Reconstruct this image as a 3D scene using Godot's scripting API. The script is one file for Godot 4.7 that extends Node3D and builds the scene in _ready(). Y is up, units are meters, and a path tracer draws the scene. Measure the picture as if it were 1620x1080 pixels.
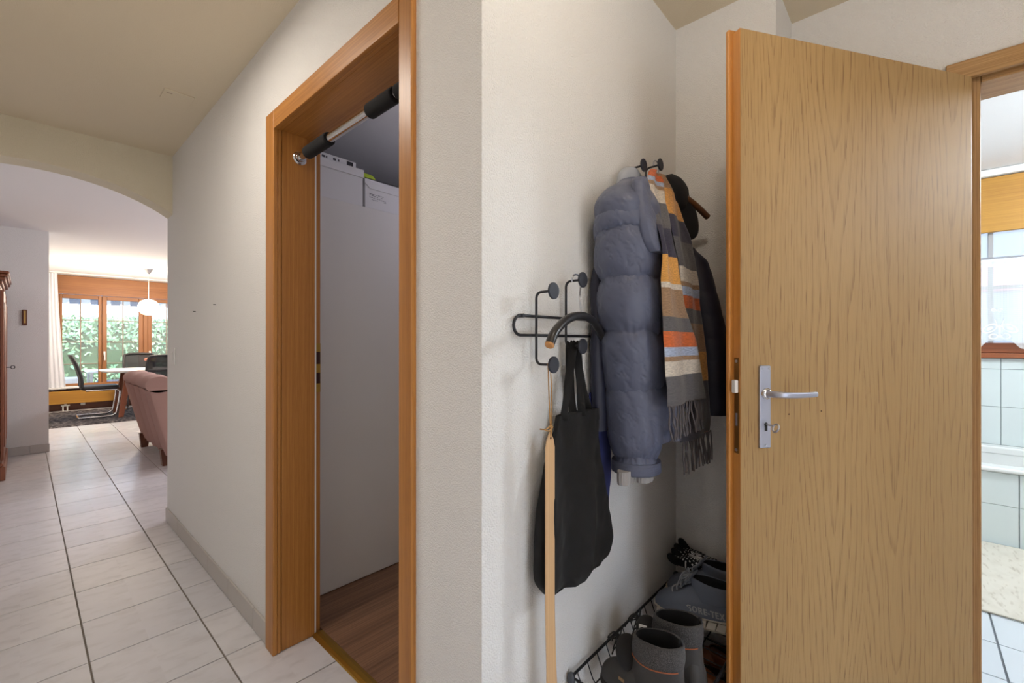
extends Node3D
# Hallway with a coat corner, an open oak door, a closet and a living room seen through an arch.
# World: y up, metres. The camera stands at x = 0, z = 0; -z runs down the corridor, +x towards the bathroom.

const HALL_LAMP := Vector3(0.60, 2.28, -0.12)
const ENTRY_FILL := Vector3(0.42, 2.22, 1.15)
const CLOSET_FILL := Vector3(1.85, 2.02, -1.62)
const CEIL := 2.39
const ZW := -0.674          # plaster face of the coat wall

var M := {}
var names := {}

class MB:
	var v := PackedVector3Array()
	var n := PackedVector3Array()
	var t := PackedVector2Array()
	var idx := PackedInt32Array()
	func vert(p: Vector3, nn: Vector3, u: Vector2) -> int:
		v.append(p); n.append(nn); t.append(u)
		return v.size() - 1
	func face(a: int, b: int, c: int):
		var cr := (v[b] - v[a]).cross(v[c] - v[a])
		if cr.dot(n[a] + n[b] + n[c]) > 0.0:
			idx.append_array([a, c, b])
		else:
			idx.append_array([a, b, c])
	func flat_uv(p: Vector3, nn: Vector3, g: int) -> Vector2:
		var k := nn.abs().max_axis_index()
		var q := [0, 1, 2]
		q.erase(k)
		var vv: int = q[1]
		if k == 0: vv = 1
		if g != k: vv = g
		var uu: int = q[0] if q[1] == vv else q[1]
		return Vector2(p[uu], -p[vv])
	func poly(pts: Array, nn: Vector3, g := 1):
		var base := v.size()
		for p in pts: vert(p, nn, flat_uv(p, nn, g))
		for i in range(1, pts.size() - 1): face(base, base + i, base + i + 1)
	func box(lo: Vector3, hi: Vector3, bev := 0.0, g := 1):
		var c := (lo + hi) * 0.5
		var h := (hi - lo) * 0.5
		h = h.abs()
		var b: float = min(bev, min(h.x, min(h.y, h.z)) * 0.95)
		if b <= 0.0:
			for ax in 3:
				for s in [-1.0, 1.0]:
					var nn := Vector3.ZERO; nn[ax] = s
					var a1 := (ax + 1) % 3
					var a2 := (ax + 2) % 3
					var ps := []
					for q in [[-1, -1], [1, -1], [1, 1], [-1, 1]]:
						var p := c; p[ax] += h[ax] * s; p[a1] += h[a1] * q[0]; p[a2] += h[a2] * q[1]
						ps.append(p)
					poly(ps, nn, g)
			return
		for ax in 3:
			for s in [-1.0, 1.0]:
				var nn := Vector3.ZERO; nn[ax] = s
				var a1 := (ax + 1) % 3
				var a2 := (ax + 2) % 3
				var ps := []
				for q in [[-1, -1], [1, -1], [1, 1], [-1, 1]]:
					var p := c; p[ax] += h[ax] * s; p[a1] += (h[a1] - b) * q[0]; p[a2] += (h[a2] - b) * q[1]
					ps.append(p)
				poly(ps, nn, g)
		for ax in 3:
			var a1 := (ax + 1) % 3
			var a2 := (ax + 2) % 3
			for s1 in [-1.0, 1.0]:
				for s2 in [-1.0, 1.0]:
					var n1 := Vector3.ZERO; n1[a1] = s1
					var n2 := Vector3.ZERO; n2[a2] = s2
					var ids := []
					for e in [-1.0, 1.0]:
						var p := c; p[ax] += (h[ax] - b) * e
						var p1 := p; p1[a1] += h[a1] * s1; p1[a2] += (h[a2] - b) * s2
						var p2 := p; p2[a1] += (h[a1] - b) * s1; p2[a2] += h[a2] * s2
						ids.append(vert(p1, n1, flat_uv(p1, n1, g)))
						ids.append(vert(p2, n2, flat_uv(p2, n1, g)))
					face(ids[0], ids[1], ids[2]); face(ids[1], ids[3], ids[2])
		for sx in [-1.0, 1.0]:
			for sy in [-1.0, 1.0]:
				for sz in [-1.0, 1.0]:
					var s := Vector3(sx, sy, sz)
					var ids := []
					for ax in 3:
						var p := c + s * (h - Vector3(b, b, b)); p[ax] = c[ax] + s[ax] * h[ax]
						var nn := Vector3.ZERO; nn[ax] = s[ax]
						ids.append(vert(p, nn, flat_uv(p, nn, g)))
					face(ids[0], ids[1], ids[2])
	# rings: arrays of points; smooth surface over them
	func loft(rings: Array, closed := true, caps := true, us := 1.0, vs := 1.0):
		var m := rings.size()
		var k: int = rings[0].size()
		var base := v.size()
		var cols := k + 1 if closed else k
		for j in m:
			for ii in cols:
				var i := ii % k
				var a: Vector3 = rings[j][(i + 1) % k] if closed or i < k - 1 else rings[j][i]
				var b: Vector3 = rings[j][(i - 1 + k) % k] if closed or i > 0 else rings[j][i]
				var c: Vector3 = rings[min(j + 1, m - 1)][i]
				var d: Vector3 = rings[max(j - 1, 0)][i]
				var nn := (a - b).cross(c - d)
				if nn.length_squared() < 1e-16: nn = rings[j][i] - rings[j][(i + k / 2) % k]
				if nn.length_squared() < 1e-16: nn = Vector3.UP
				vert(rings[j][i], nn.normalized(), Vector2(us * ii / float(cols - 1), vs * j / float(max(m - 1, 1))))
		for j in m - 1:
			for i in cols - 1:
				var a := base + j * cols + i
				face(a, a + 1, a + cols); face(a + 1, a + cols + 1, a + cols)
		if caps and closed:
			for e in [0, m - 1]:
				var ct := Vector3.ZERO
				for p in rings[e]: ct += p
				ct /= k
				var o := Vector3.ZERO
				for p in rings[1 if e == 0 else m - 2]: o += p
				var nn := (ct - o / k).normalized()
				var c0 := vert(ct, nn, Vector2(0.5, 0.5))
				var f := v.size()
				for p in rings[e]: vert(p, nn, Vector2(0.5, 0.5))
				for i in k: face(c0, f + i, f + (i + 1) % k)
	func tube(pts: Array, r, sides := 10, caps := true, loop := false):
		var rings := []
		var m := pts.size()
		var up := Vector3.ZERO
		for j in m:
			var d: Vector3
			if loop: d = pts[(j + 1) % m] - pts[(j - 1 + m) % m]
			else: d = pts[min(j + 1, m - 1)] - pts[max(j - 1, 0)]
			d = d.normalized()
			if up == Vector3.ZERO: up = d.cross(Vector3(0.31, 0.9, 0.2)).normalized()
			up = (up - d * up.dot(d)).normalized()
			var w := d.cross(up)
			var rr: float = r[j] if r is Array else r
			var ring := []
			for i in sides:
				var an := TAU * i / sides
				ring.append(pts[j] + (up * cos(an) + w * sin(an)) * rr)
			rings.append(ring)
		if loop:
			rings.append(rings[0])
			caps = false
		loft(rings, true, caps)
	func disc(c: Vector3, ax: Vector3, r: float, th: float, sides := 28, bev := 0.0):
		ax = ax.normalized()
		var pr := [[0.0, -th * 0.5], [r - bev, -th * 0.5], [r, -th * 0.5 + bev], [r, th * 0.5 - bev], [r - bev, th * 0.5], [0.0, th * 0.5]]
		lathe(c, ax, pr, sides, false)
	func lathe(c: Vector3, ax: Vector3, prof: Array, sides := 24, smooth := true):
		ax = ax.normalized()
		var s := ax.cross(Vector3(0.13, 0.2, 0.97) if abs(ax.z) < 0.9 else Vector3(0, 1, 0)).normalized()
		var w := ax.cross(s)
		if smooth:
			var rings := []
			for p in prof:
				var ring := []
				for i in sides:
					var an := TAU * i / sides
					ring.append(c + ax * p[1] + (s * cos(an) + w * sin(an)) * max(p[0], 0.00001))
				rings.append(ring)
			loft(rings, true, false)
			return
		for j in prof.size() - 1:
			var r0: float = prof[j][0]; var h0: float = prof[j][1]
			var r1: float = prof[j + 1][0]; var h1: float = prof[j + 1][1]
			var dn := Vector2(h1 - h0, -(r1 - r0))
			if dn.length() < 1e-7: continue
			dn = dn.normalized()
			var f := v.size()
			for i in sides + 1:
				var an := TAU * i / sides
				var rd := s * cos(an) + w * sin(an)
				var nn := (rd * dn.x + ax * dn.y).normalized()
				vert(c + ax * h0 + rd * r0, nn, Vector2(float(i) / sides, h0))
				vert(c + ax * h1 + rd * r1, nn, Vector2(float(i) / sides, h1))
			for i in sides:
				var a := f + i * 2
				if r0 > 1e-6: face(a, a + 2, a + 1)
				if r1 > 1e-6: face(a + 1, a + 2, a + 3)
	# polygon in the plane (o; ax, ay), pushed along az by d
	func prism(poly2: PackedVector2Array, o: Vector3, ax: Vector3, ay: Vector3, d: Vector3, g := 1, smooth := false):
		var tr := Geometry2D.triangulate_polygon(poly2)
		var nz := d.normalized()
		for e in [0.0, 1.0]:
			var f := v.size()
			for p in poly2:
				var q: Vector3 = o + ax * p.x + ay * p.y + d * e
				vert(q, nz * (1.0 if e > 0.5 else -1.0), flat_uv(q, nz, g))
			for i in range(0, tr.size(), 3): face(f + tr[i], f + tr[i + 1], f + tr[i + 2])
		var m := poly2.size()
		var cw := Geometry2D.is_polygon_clockwise(poly2)
		for i in m:
			var a := poly2[i]; var b := poly2[(i + 1) % m]
			var e2 := (b - a).normalized()
			var n2 := Vector2(e2.y, -e2.x) if not cw else Vector2(-e2.y, e2.x)
			var nn := (ax * n2.x + ay * n2.y).normalized()
			var ps := []
			for q in [[a, 0.0], [b, 0.0], [b, 1.0], [a, 1.0]]: ps.append(o + ax * q[0].x + ay * q[0].y + d * q[1])
			poly(ps, nn, g)
	func mesh() -> ArrayMesh:
		var arr := []
		arr.resize(Mesh.ARRAY_MAX)
		arr[Mesh.ARRAY_VERTEX] = v
		arr[Mesh.ARRAY_NORMAL] = n
		arr[Mesh.ARRAY_TEX_UV] = t
		arr[Mesh.ARRAY_INDEX] = idx
		var am := ArrayMesh.new()
		am.add_surface_from_arrays(Mesh.PRIMITIVE_TRIANGLES, arr)
		return am

func numbered(called: String) -> String:
	if not names.has(called):
		names[called] = 0
		return called
	names[called] += 1
	return "%s_%03d" % [called, names[called]]

func thing(called: String, label: String, category: String, at := Vector3.ZERO, turn := 0.0, group := "") -> Node3D:
	var o := Node3D.new()
	o.name = numbered(called)
	add_child(o)
	o.position = at; o.rotation.y = turn
	o.set_meta("label", label); o.set_meta("category", category)
	if group != "": o.set_meta("group", group)
	return o

func part(parent: Node, called: String, b, mat: Material, label := "") -> MeshInstance3D:
	var o := MeshInstance3D.new()
	o.name = called
	o.mesh = b.mesh() if b is MB else b
	o.material_override = mat
	o.cast_shadow = GeometryInstance3D.SHADOW_CASTING_SETTING_ON
	parent.add_child(o, true)
	if label != "": o.set_meta("label", label)
	return o

func struct(called: String, label: String, category: String) -> Node3D:
	var o := thing(called, label, category)
	o.set_meta("kind", "structure")
	return o

func struct_mesh(called: String, b: MB, mat: Material, label: String, category: String) -> MeshInstance3D:
	var o := part(self, numbered(called), b, mat, label)
	o.set_meta("category", category)
	o.set_meta("kind", "structure")
	return o

func solo(called: String, b, mat: Material, label: String, category: String, group := "", at := Vector3.ZERO) -> MeshInstance3D:
	var o := part(self, numbered(called), b, mat, label)
	o.set_meta("category", category)
	if group != "": o.set_meta("group", group)
	o.position = at
	return o

func boxm(lo: Vector3, hi: Vector3, bev := 0.0, g := 1) -> MB:
	var b := MB.new()
	b.box(lo, hi, bev, g)
	return b

func arc(c: Vector3, a: Vector3, b: Vector3, r: float, from: float, to: float, k := 6) -> Array:
	var o := []
	for i in k + 1:
		var an := lerpf(from, to, float(i) / k)
		o.append(c + (a * cos(an) + b * sin(an)) * r)
	return o

func smooth_path(pts: Array, per := 6) -> Array:
	var o := []
	var m := pts.size()
	for i in m - 1:
		var p0: Vector3 = pts[max(i - 1, 0)]; var p1: Vector3 = pts[i]; var p2: Vector3 = pts[i + 1]; var p3: Vector3 = pts[min(i + 2, m - 1)]
		for k in per: o.append(p1.cubic_interpolate(p2, p0, p3, float(k) / per))
	o.append(pts[m - 1])
	return o

func curve1(keys: Array, x: float) -> float:
	# smooth interpolation through [x, y] pairs sorted by x
	if x <= keys[0][0]: return keys[0][1]
	var m := keys.size()
	for i in m - 1:
		if x <= keys[i + 1][0]:
			var f: float = (x - keys[i][0]) / (keys[i + 1][0] - keys[i][0])
			var pre: float = keys[max(i - 1, 0)][1]
			var post: float = keys[min(i + 2, m - 1)][1]
			return cubic_interpolate(keys[i][1], keys[i + 1][1], pre, post, f)
	return keys[m - 1][1]

# ------------------------------------------------------------------ materials
func noise(freq: float, seed_ := 1, oct := 3) -> FastNoiseLite:
	var f := FastNoiseLite.new()
	f.noise_type = FastNoiseLite.TYPE_SIMPLEX_SMOOTH
	f.frequency = freq; f.seed = seed_
	f.fractal_octaves = oct
	if oct <= 1: f.fractal_type = FastNoiseLite.FRACTAL_NONE
	return f

func tex(im: Image) -> ImageTexture:
	return ImageTexture.create_from_image(im)

func paint(w: int, h: int, f: Callable) -> ImageTexture:
	var d := PackedByteArray()
	d.resize(w * h * 3)
	var k := 0
	for y in h:
		for x in w:
			var c: Color = f.call(x, y)
			d[k] = int(clampf(c.r, 0, 1) * 255.0); d[k + 1] = int(clampf(c.g, 0, 1) * 255.0); d[k + 2] = int(clampf(c.b, 0, 1) * 255.0)
			k += 3
	return tex(Image.create_from_data(w, h, false, Image.FORMAT_RGB8, d))

func mat(c: Color, rough := 0.8, metal := 0.0) -> StandardMaterial3D:
	var m := StandardMaterial3D.new()
	m.albedo_color = c; m.roughness = rough; m.metallic = metal
	m.metallic_specular = 0.5
	return m

func rgb(r: int, g: int, b: int) -> Color:
	return Color(r / 255.0, g / 255.0, b / 255.0)

func wood(base: Color, dark: Color, seed_: int, rough := 0.45, scale := Vector2(1, 1), strength := 1.0) -> StandardMaterial3D:
	# straight grain along v; 1 texture = 0.25 m across, 1 m along
	var w := 256; var h := 256
	var n1 := noise(0.05, seed_, 4); var n2 := noise(0.25, seed_ + 7, 2); var n3 := noise(0.012, seed_ + 3, 2)
	var t := paint(w, h, func(x: float, y: float):
		var ax := TAU * x / w; var ay := TAU * y / h
		var px := cos(ax) * 40.7; var pz := sin(ax) * 40.7
		var qx := cos(ay) * 4.0; var qz := sin(ay) * 4.0
		var a := n1.get_noise_3d(px * 3.0, pz * 3.0 + qx, qz)
		var b := n2.get_noise_3d(px * 3.0, pz * 3.0 + qx * 2.0, qz * 2.0)
		var c := n3.get_noise_3d(px + qx, pz, qz)
		var s := clampf(0.38 + a * 0.55 * strength + maxf(b, 0.0) * 0.5 * strength + c * 0.4, 0.0, 1.0)
		return base.lerp(dark, s))
	var m := mat(Color.WHITE, rough)
	m.albedo_texture = t
	m.uv1_scale = Vector3(4.0 * scale.x, 1.0 * scale.y, 1)
	return m

func cloth(c: Color, seed_ := 5, relief := 0.05, sc := 30.0, vary := 0.12, rough := 0.95) -> StandardMaterial3D:
	var m := mat(c, rough)
	m.heightmap_enabled = true
	m.heightmap_texture = M._fuzz
	m.heightmap_scale = relief
	m.uv1_triplanar = true
	m.uv1_scale = Vector3(sc, sc, sc)
	m.rim_enabled = true; m.rim = 0.25; m.rim_tint = 0.6
	return m

func make_materials():
	# rough plaster: 0.4 m of wall per texture
	var pn := noise(0.055, 3, 3)
	M._plaster = tex(pn.get_seamless_image(512, 512))
	M._fuzz = tex(noise(0.09, 9, 3).get_seamless_image(256, 256))
	M._soft = tex(noise(0.012, 11, 3).get_seamless_image(256, 256))
	var pl := mat(rgb(236, 234, 231), 0.95)
	pl.heightmap_enabled = true; pl.heightmap_texture = M._plaster; pl.heightmap_scale = 0.24
	pl.uv1_triplanar = true; pl.uv1_world_triplanar = true; pl.uv1_scale = Vector3(6.5, 6.5, 6.5)
	M.plaster = pl
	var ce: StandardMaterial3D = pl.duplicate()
	ce.heightmap_scale = 0.08; ce.albedo_color = rgb(228, 214, 188)  # warm, dim light of the hall ceiling put into its colour
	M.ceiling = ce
	var ce2: StandardMaterial3D = ce.duplicate()
	ce2.albedo_color = rgb(238, 236, 236)
	M.ceiling_white = ce2
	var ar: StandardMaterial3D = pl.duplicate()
	ar.albedo_color = rgb(230, 220, 196)  # warm bounce on the arch wall painted in as a cream tint
	M.plaster_warm_lit = ar
	M.smooth_white = mat(rgb(232, 231, 228), 0.7)

	# oak veneer of the open door: cathedral figure, one sheet over the whole leaf
	var n1 := noise(0.9, 21, 3); var n2 := noise(6.0, 22, 2); var n3 := noise(2.2, 23, 3)
	var c0 := rgb(180, 148, 102); var c1 := rgb(158, 125, 81); var c2 := rgb(127, 96, 62)
	var W := 512; var H := 1024
	var cath := [[0.10, 0.10, 0.0], [0.30, 0.16, 0.35], [0.52, 0.18, 0.8], [0.74, 0.15, 0.2]]
	M._veneer = paint(W, H, func(x: float, y: float):
		var u := 0.84 * x / W; var v := 2.0 * y / H
		var best := 9.0; var ph := 0.0
		for q in cath:
			var dd: float = absf(u - q[0]) / q[1]
			if dd < best:
				best = dd; ph = q[2]
		var wob := n1.get_noise_2d(u * 3.0, v * 0.9) * 0.55 + n3.get_noise_2d(u * 3.0, v * 0.6) * 0.16
		var g: float = best * best * 5.5 + (v + ph) * 2.6 + wob * 3.2 + best * 4.0
		var fr := g - floorf(g)
		var line := smoothstep(0.55, 0.95, fr) * (1.0 - smoothstep(0.95, 1.0, fr))
		var pore := maxf(0.0, n2.get_noise_2d(u * 42.0, v * 1.1) - 0.12) * 2.2
		var tone := n1.get_noise_2d(u * 1.4 + 9.0, v * 0.5) * 0.5 + 0.4
		var c := c0.lerp(c1, clampf(tone, 0.0, 1.0))
		return c.lerp(c2, clampf(line * (0.20 + pore * 0.7) + pore * 0.20, 0.0, 0.8)))
	var dv := mat(Color.WHITE, 0.58)
	dv.metallic_specular = 0.35
	dv.albedo_texture = M._veneer
	M.veneer = dv
	M.frame_wood = wood(rgb(196, 136, 68), rgb(158, 100, 42), 31, 0.38)
	M.oak_frame = wood(rgb(190, 150, 100), rgb(146, 106, 62), 35, 0.45, Vector2(1.5, 1), 1.4)
	M.edge_wood = wood(rgb(208, 148, 78), rgb(180, 116, 52), 33, 0.3)
	M.window_wood = wood(rgb(164, 110, 62), rgb(128, 80, 44), 37, 0.5, Vector2(0.5, 0.5))
	M.dark_wood = wood(rgb(120, 66, 36), rgb(78, 38, 20), 41, 0.4)
	M.red_wood = wood(rgb(150, 84, 48), rgb(104, 52, 28), 43, 0.4)
	M.yellow_wood = wood(rgb(190, 140, 54), rgb(166, 116, 42), 45, 0.5, Vector2(0.5, 0.5))
	M.laminate = wood(rgb(150, 112, 84), rgb(104, 74, 54), 47, 0.5, Vector2(1.2, 0.7), 1.3)
	M.beech = wood(rgb(214, 176, 132), rgb(196, 154, 108), 49, 0.5, Vector2(2, 1), 0.6)

	# floor tiles: pale marbled stoneware, a few tones
	M.tiles = []
	var nt := noise(0.02, 61, 4); var nt2 := noise(0.006, 65, 3)
	for k in 4:
		var base: Color = [rgb(211, 209, 211), rgb(206, 204, 207), rgb(215, 212, 213), rgb(208, 205, 207)][k]
		var vein := rgb(184, 180, 180)
		var off := k * 517.0
		var tt := paint(128, 128, func(x: float, y: float):
			var a := nt.get_noise_2d(x * 1.0 + off + y * 0.5, y * 2.2 + off)
			var b := nt2.get_noise_2d(x * 2.0 + off, y * 2.0)
			return base.lerp(vein, clampf(maxf(a - 0.05, 0.0) * 0.6 + maxf(b, 0.0) * 0.3, 0.0, 0.7)))
		var tm := mat(Color.WHITE, 0.26)
		tm.albedo_texture = tt
		tm.uv1_scale = Vector3(2.9, 2.9, 1)
		M.tiles.append(tm)
	M.grout = mat(rgb(122, 114, 104), 0.9)
	M.base_tile = mat(rgb(190, 184, 178), 0.4)
	M.white_tile = mat(rgb(216, 226, 226), 0.18)
	M.tub = mat(rgb(236, 238, 236), 0.12)
	M.chrome = mat(rgb(214, 214, 216), 0.14, 1.0)
	M.steel = mat(rgb(182, 184, 192), 0.34, 1.0)
	M.alu = mat(rgb(186, 190, 206), 0.42, 0.85)
	M.brass = mat(rgb(176, 138, 62), 0.35, 0.9)
	M.wire = mat(rgb(38, 38, 42), 0.4, 0.3)
	M.knob = mat(rgb(30, 32, 44), 0.55)
	M.black = mat(rgb(22, 22, 25), 0.6)
	M.foam = cloth(rgb(18, 18, 20), 3, 0.03, 40.0)
	M.white_plastic = mat(rgb(232, 230, 226), 0.4)
	var gl := mat(Color(0.93, 0.97, 0.98, 0.10), 0.02)
	gl.transparency = BaseMaterial3D.TRANSPARENCY_ALPHA
	M.glass = gl

# ------------------------------------------------------------------ scene
func _ready():
	set_view_and_light()
	make_materials()
	build_shell()
	build_floor()
	build_closet()
	build_bath_door()
	build_bathroom()
	build_living()
	build_outside()
	build_coats()
	build_shoes()
	build_details()

func lamp_light(called: String, at: Vector3, col: Color, energy: float, size: float):
	var l := OmniLight3D.new()
	l.name = called
	l.position = at
	l.light_color = col; l.light_energy = energy; l.light_size = size
	l.omni_range = 14.0; l.omni_attenuation = 2.0; l.shadow_enabled = true
	add_child(l)

func panel_light(called: String, at: Vector3, col: Color, energy: float, size: float):
	var l := AreaLight3D.new()
	l.name = called
	l.position = at
	l.rotation_degrees.x = -90.0
	l.light_color = col; l.light_energy = energy
	l.area_size = Vector2(size, size)
	l.area_range = 14.0; l.area_attenuation = 2.0; l.shadow_enabled = true
	add_child(l)

func set_view_and_light():
	var cam := Camera3D.new()
	cam.name = "camera"
	cam.position = Vector3(0, 1.19, 0)
	cam.rotation = Vector3(1.0 / 700.0, -0.83548, 0)
	cam.fov = rad_to_deg(2.0 * atan(540.0 / 700.0))
	cam.near = 0.02; cam.far = 200.0
	add_child(cam)
	cam.current = true
	var env := Environment.new()
	env.background_mode = Environment.BG_SKY
	var sky := Sky.new()
	var ps := ProceduralSkyMaterial.new()
	ps.sky_top_color = Color(0.74, 0.84, 0.97); ps.sky_horizon_color = Color(0.96, 0.98, 1.0)
	ps.ground_horizon_color = Color(0.80, 0.84, 0.86); ps.ground_bottom_color = Color(0.45, 0.45, 0.43)
	ps.sky_energy_multiplier = 2.1; ps.ground_energy_multiplier = 1.0
	sky.sky_material = ps
	env.sky = sky
	env.tonemap_mode = Environment.TONE_MAPPER_LINEAR
	env.tonemap_exposure = 1.0
	env.sdfgi_enabled = true; env.ssao_enabled = true; env.ssil_enabled = true
	var we := WorldEnvironment.new()
	we.name = "environment"
	we.environment = env
	add_child(we)
	var sun := DirectionalLight3D.new()
	sun.name = "sun"
	sun.rotation_degrees = Vector3(-52, 24, 0)       # from behind the house, high, onto the hedge
	sun.light_energy = 3.2; sun.light_color = Color(1.0, 0.97, 0.92); sun.light_angular_distance = 0.6
	sun.shadow_enabled = true
	add_child(sun)
	lamp_light("hall_light", HALL_LAMP, Color(1.0, 0.955, 0.90), 0.20, 0.04)
	lamp_light("entrance_fill_light", ENTRY_FILL, Color(1.0, 0.93, 0.85), 0.10, 0.16)  # added fill lamp, evens out the coat wall
	panel_light("corridor_fill_light", Vector3(0.0, CEIL - 0.035, -1.75), Color(1.0, 0.96, 0.91), 1.0, 0.28)  # added unseen lamp, brightens the corridor wall and floor
	lamp_light("pendant_light", Vector3(1.385, 1.76, -9.3), Color(1.0, 0.93, 0.84), 2.5, 0.12)
	lamp_light("living_fill_light", Vector3(2.9, 2.18, -5.6), Color(0.97, 0.96, 1.0), 2.6, 0.15)  # added off-view lamp to lift the living room
	lamp_light("closet_fill_light", CLOSET_FILL, Color(0.92, 0.91, 1.0), 0.10, 0.06)  # lamp added out of sight to brighten the closet ceiling
	lamp_light("bathroom_light", Vector3(3.1, 2.22, 1.35), Color(0.93, 0.97, 1.0), 2.3, 0.12)

func wall(called: String, boxes: Array, label: String, m: Material = null):
	var b := MB.new()
	for q in boxes: b.box(q[0], q[1])
	return struct_mesh(called, b, m if m else M.plaster, label, "wall")

func v3(x: float, y: float, z: float) -> Vector3:
	return Vector3(x, y, z)

func build_shell():
	var T := CEIL
	# closet wall with its door opening
	wall("wall_closet", [[v3(0.65, 0, -3.70), v3(0.80, T, -1.84)], [v3(0.65, 0, -0.93), v3(0.80, T, -0.80)], [v3(0.65, 2.02, -1.84), v3(0.80, T, -0.93)]], "long cream plaster wall beside the corridor, pierced by the closet doorway")
	wall("wall_coats", [[v3(0.65, 0, -0.80), v3(2.10, T, ZW)]], "rough white plaster wall behind the coat racks")
	wall("wall_niche", [[v3(1.684, 0, ZW), v3(2.10, T, -0.336)]], "short white plaster wall stepping out beside the open door")
	wall("wall_bathroom", [[v3(1.945, 0, -0.336), v3(2.095, T, 0.12)], [v3(1.945, 2.02, 0.12), v3(2.095, T, 1.02)], [v3(1.945, 0, 1.02), v3(2.095, T, 2.0)]], "white plaster wall over and around the bathroom doorway")
	wall("wall_entrance", [[v3(-0.75, 0, 2.0), v3(-0.42, T, 2.15)], [v3(0.98, 0, 2.0), v3(4.7, T, 2.15)], [v3(-0.42, 2.10, 2.0), v3(0.98, T, 2.15)]], "plain wall at the entrance end of the hall")
	added_glazed_entrance()
	wall("wall_corridor", [[v3(-0.75, 0, -11.0), v3(-0.62, T, 2.0)]], "plain wall on the far side of the corridor")
	# arch
	var b := MB.new()
	var poly := PackedVector2Array()
	poly.append(Vector2(-0.62, 0)); poly.append(Vector2(-0.62, T)); poly.append(Vector2(0.65, T)); poly.append(Vector2(0.65, 2.015))
	for i in range(1, 24):
		var x := lerpf(0.65, -0.55, i / 24.0)
		var q := (x - 0.05) / 0.60
		poly.append(Vector2(x, 2.015 + 0.162 * (sqrt(1.30 * 1.30 - q * q) - sqrt(0.69)) / (1.30 - sqrt(0.69))))
	poly.append(Vector2(-0.55, 2.015)); poly.append(Vector2(-0.55, 0))
	b.prism(poly, v3(0, 0, -3.70), v3(1, 0, 0), v3(0, 1, 0), v3(0, 0, 0.152))
	struct_mesh("wall_arch", b, M.plaster_warm_lit, "plaster wall with a shallow arch at the corridor's end", "wall")
	wall("wall_living_side", [[v3(0.80, 0, -3.70), v3(5.0, T, -3.55)]], "plain wall of the living room next to the closet")
	wall("wall_living_far", [[v3(5.0, 0, -11.15), v3(5.15, T, -3.55)]], "plain far side wall of the living room")
	wall("wall_partition", [[v3(-0.62, 0, -11.15), v3(0.19, T, -6.97)]], "pale plaster partition with a grey tile skirting past the arch")
	wall("wall_garden", [[v3(0.19, 0, -11.15), v3(0.40, T, -11.0)], [v3(0.40, 0, -11.15), v3(4.3, 0.38, -11.0)], [v3(0.40, 2.33, -11.15), v3(4.3, T, -11.0)], [v3(4.3, 0, -11.15), v3(5.0, T, -11.0)]], "wall around the garden windows")
	# closet and bathroom shells
	wall("wall_closet_back", [[v3(1.95, 0, -3.55), v3(2.10, T, -0.80)]], "dim textured plaster wall at the back of the closet")
	wall("wall_bath_near", [[v3(2.10, 0, -0.95), v3(4.70, T, -0.80)]], "side wall of the bathroom")
	wall("wall_bath_window", [[v3(4.55, 0, -0.80), v3(4.70, 1.10, 2.0)], [v3(4.55, 2.0, -0.80), v3(4.70, T, 2.0)], [v3(4.55, 1.10, -0.80), v3(4.70, 2.0, -0.15)], [v3(4.55, 1.10, 1.25), v3(4.70, 2.0, 2.0)]], "bathroom wall with the small window")
	var hall_c := MB.new()
	hall_c.box(v3(-0.75, T, -3.70), v3(0.72, T + 0.25, 2.15))
	hall_c.box(v3(0.72, T, -0.74), v3(2.02, T + 0.25, 2.15))
	struct_mesh("ceiling_closet", boxm(v3(0.72, T, -3.70), v3(2.02, T + 0.25, -0.74)), M.ceiling_white, "white plaster ceiling of the closet", "ceiling")
	struct_mesh("ceiling", hall_c, M.ceiling, "plaster ceiling of the hall and corridor, warm light tinted into its colour", "ceiling")
	struct_mesh("ceiling_living", boxm(v3(-0.75, T, -11.15), v3(5.15, T + 0.25, -3.70)), M.ceiling_white, "white plaster ceiling of the living room", "ceiling")
	struct_mesh("ceiling_bathroom", boxm(v3(2.02, T, -3.70), v3(5.15, T + 0.25, 2.15)), M.ceiling_white, "white plaster ceiling of the bathroom", "ceiling")
	# skirting of grey tile pieces
	var sk := struct("baseboard_corridor", "grey tile skirting along the closet wall", "baseboard")
	var z := -3.70
	while z < -1.90:
		var z2: float = min(z + 0.335, -1.872)
		part(sk, "tile", boxm(v3(0.640, 0.002, z), v3(0.65, 0.088, z2 - 0.003), 0.002), M.base_tile)
		z += 0.335
	var sk2 := struct("baseboard_partition", "grey tile skirting under the pale partition", "baseboard")
	var x := -0.62
	while x < 0.18:
		var x2: float = min(x + 0.335, 0.20)
		if x > -0.7: part(sk2, "tile", boxm(v3(x, 0.002, -6.97), v3(x2 - 0.003, 0.088, -6.958), 0.002), M.base_tile)
		x += 0.335
	# lamps outside the picture; entrance, living, closet and corridor ones are added fill
	ceiling_lamp("ceiling_lamp", "round hall ceiling lamp with opal glass", HALL_LAMP, 0.075, Color(1.0, 0.92, 0.8))
	ceiling_lamp("ceiling_lamp", "added round entrance fill lamp with opal glass", ENTRY_FILL, 0.16, Color(1.0, 0.95, 0.88))
	ceiling_lamp("ceiling_lamp", "added unseen round living room fill lamp with opal glass", v3(2.9, 2.18, -5.6), 0.2, Color(1.0, 0.96, 0.92))
	var cw := thing("added_wall_lamp", "small opal fill lamp added out of sight inside the closet", "lamp", v3(1.95, CLOSET_FILL.y, CLOSET_FILL.z))
	part(cw, "base", boxm(v3(-0.03, -0.04, -0.04), v3(0, 0.04, 0.04), 0.004), M.white_plastic)
	var cg := MB.new()
	var cpr := []
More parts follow.
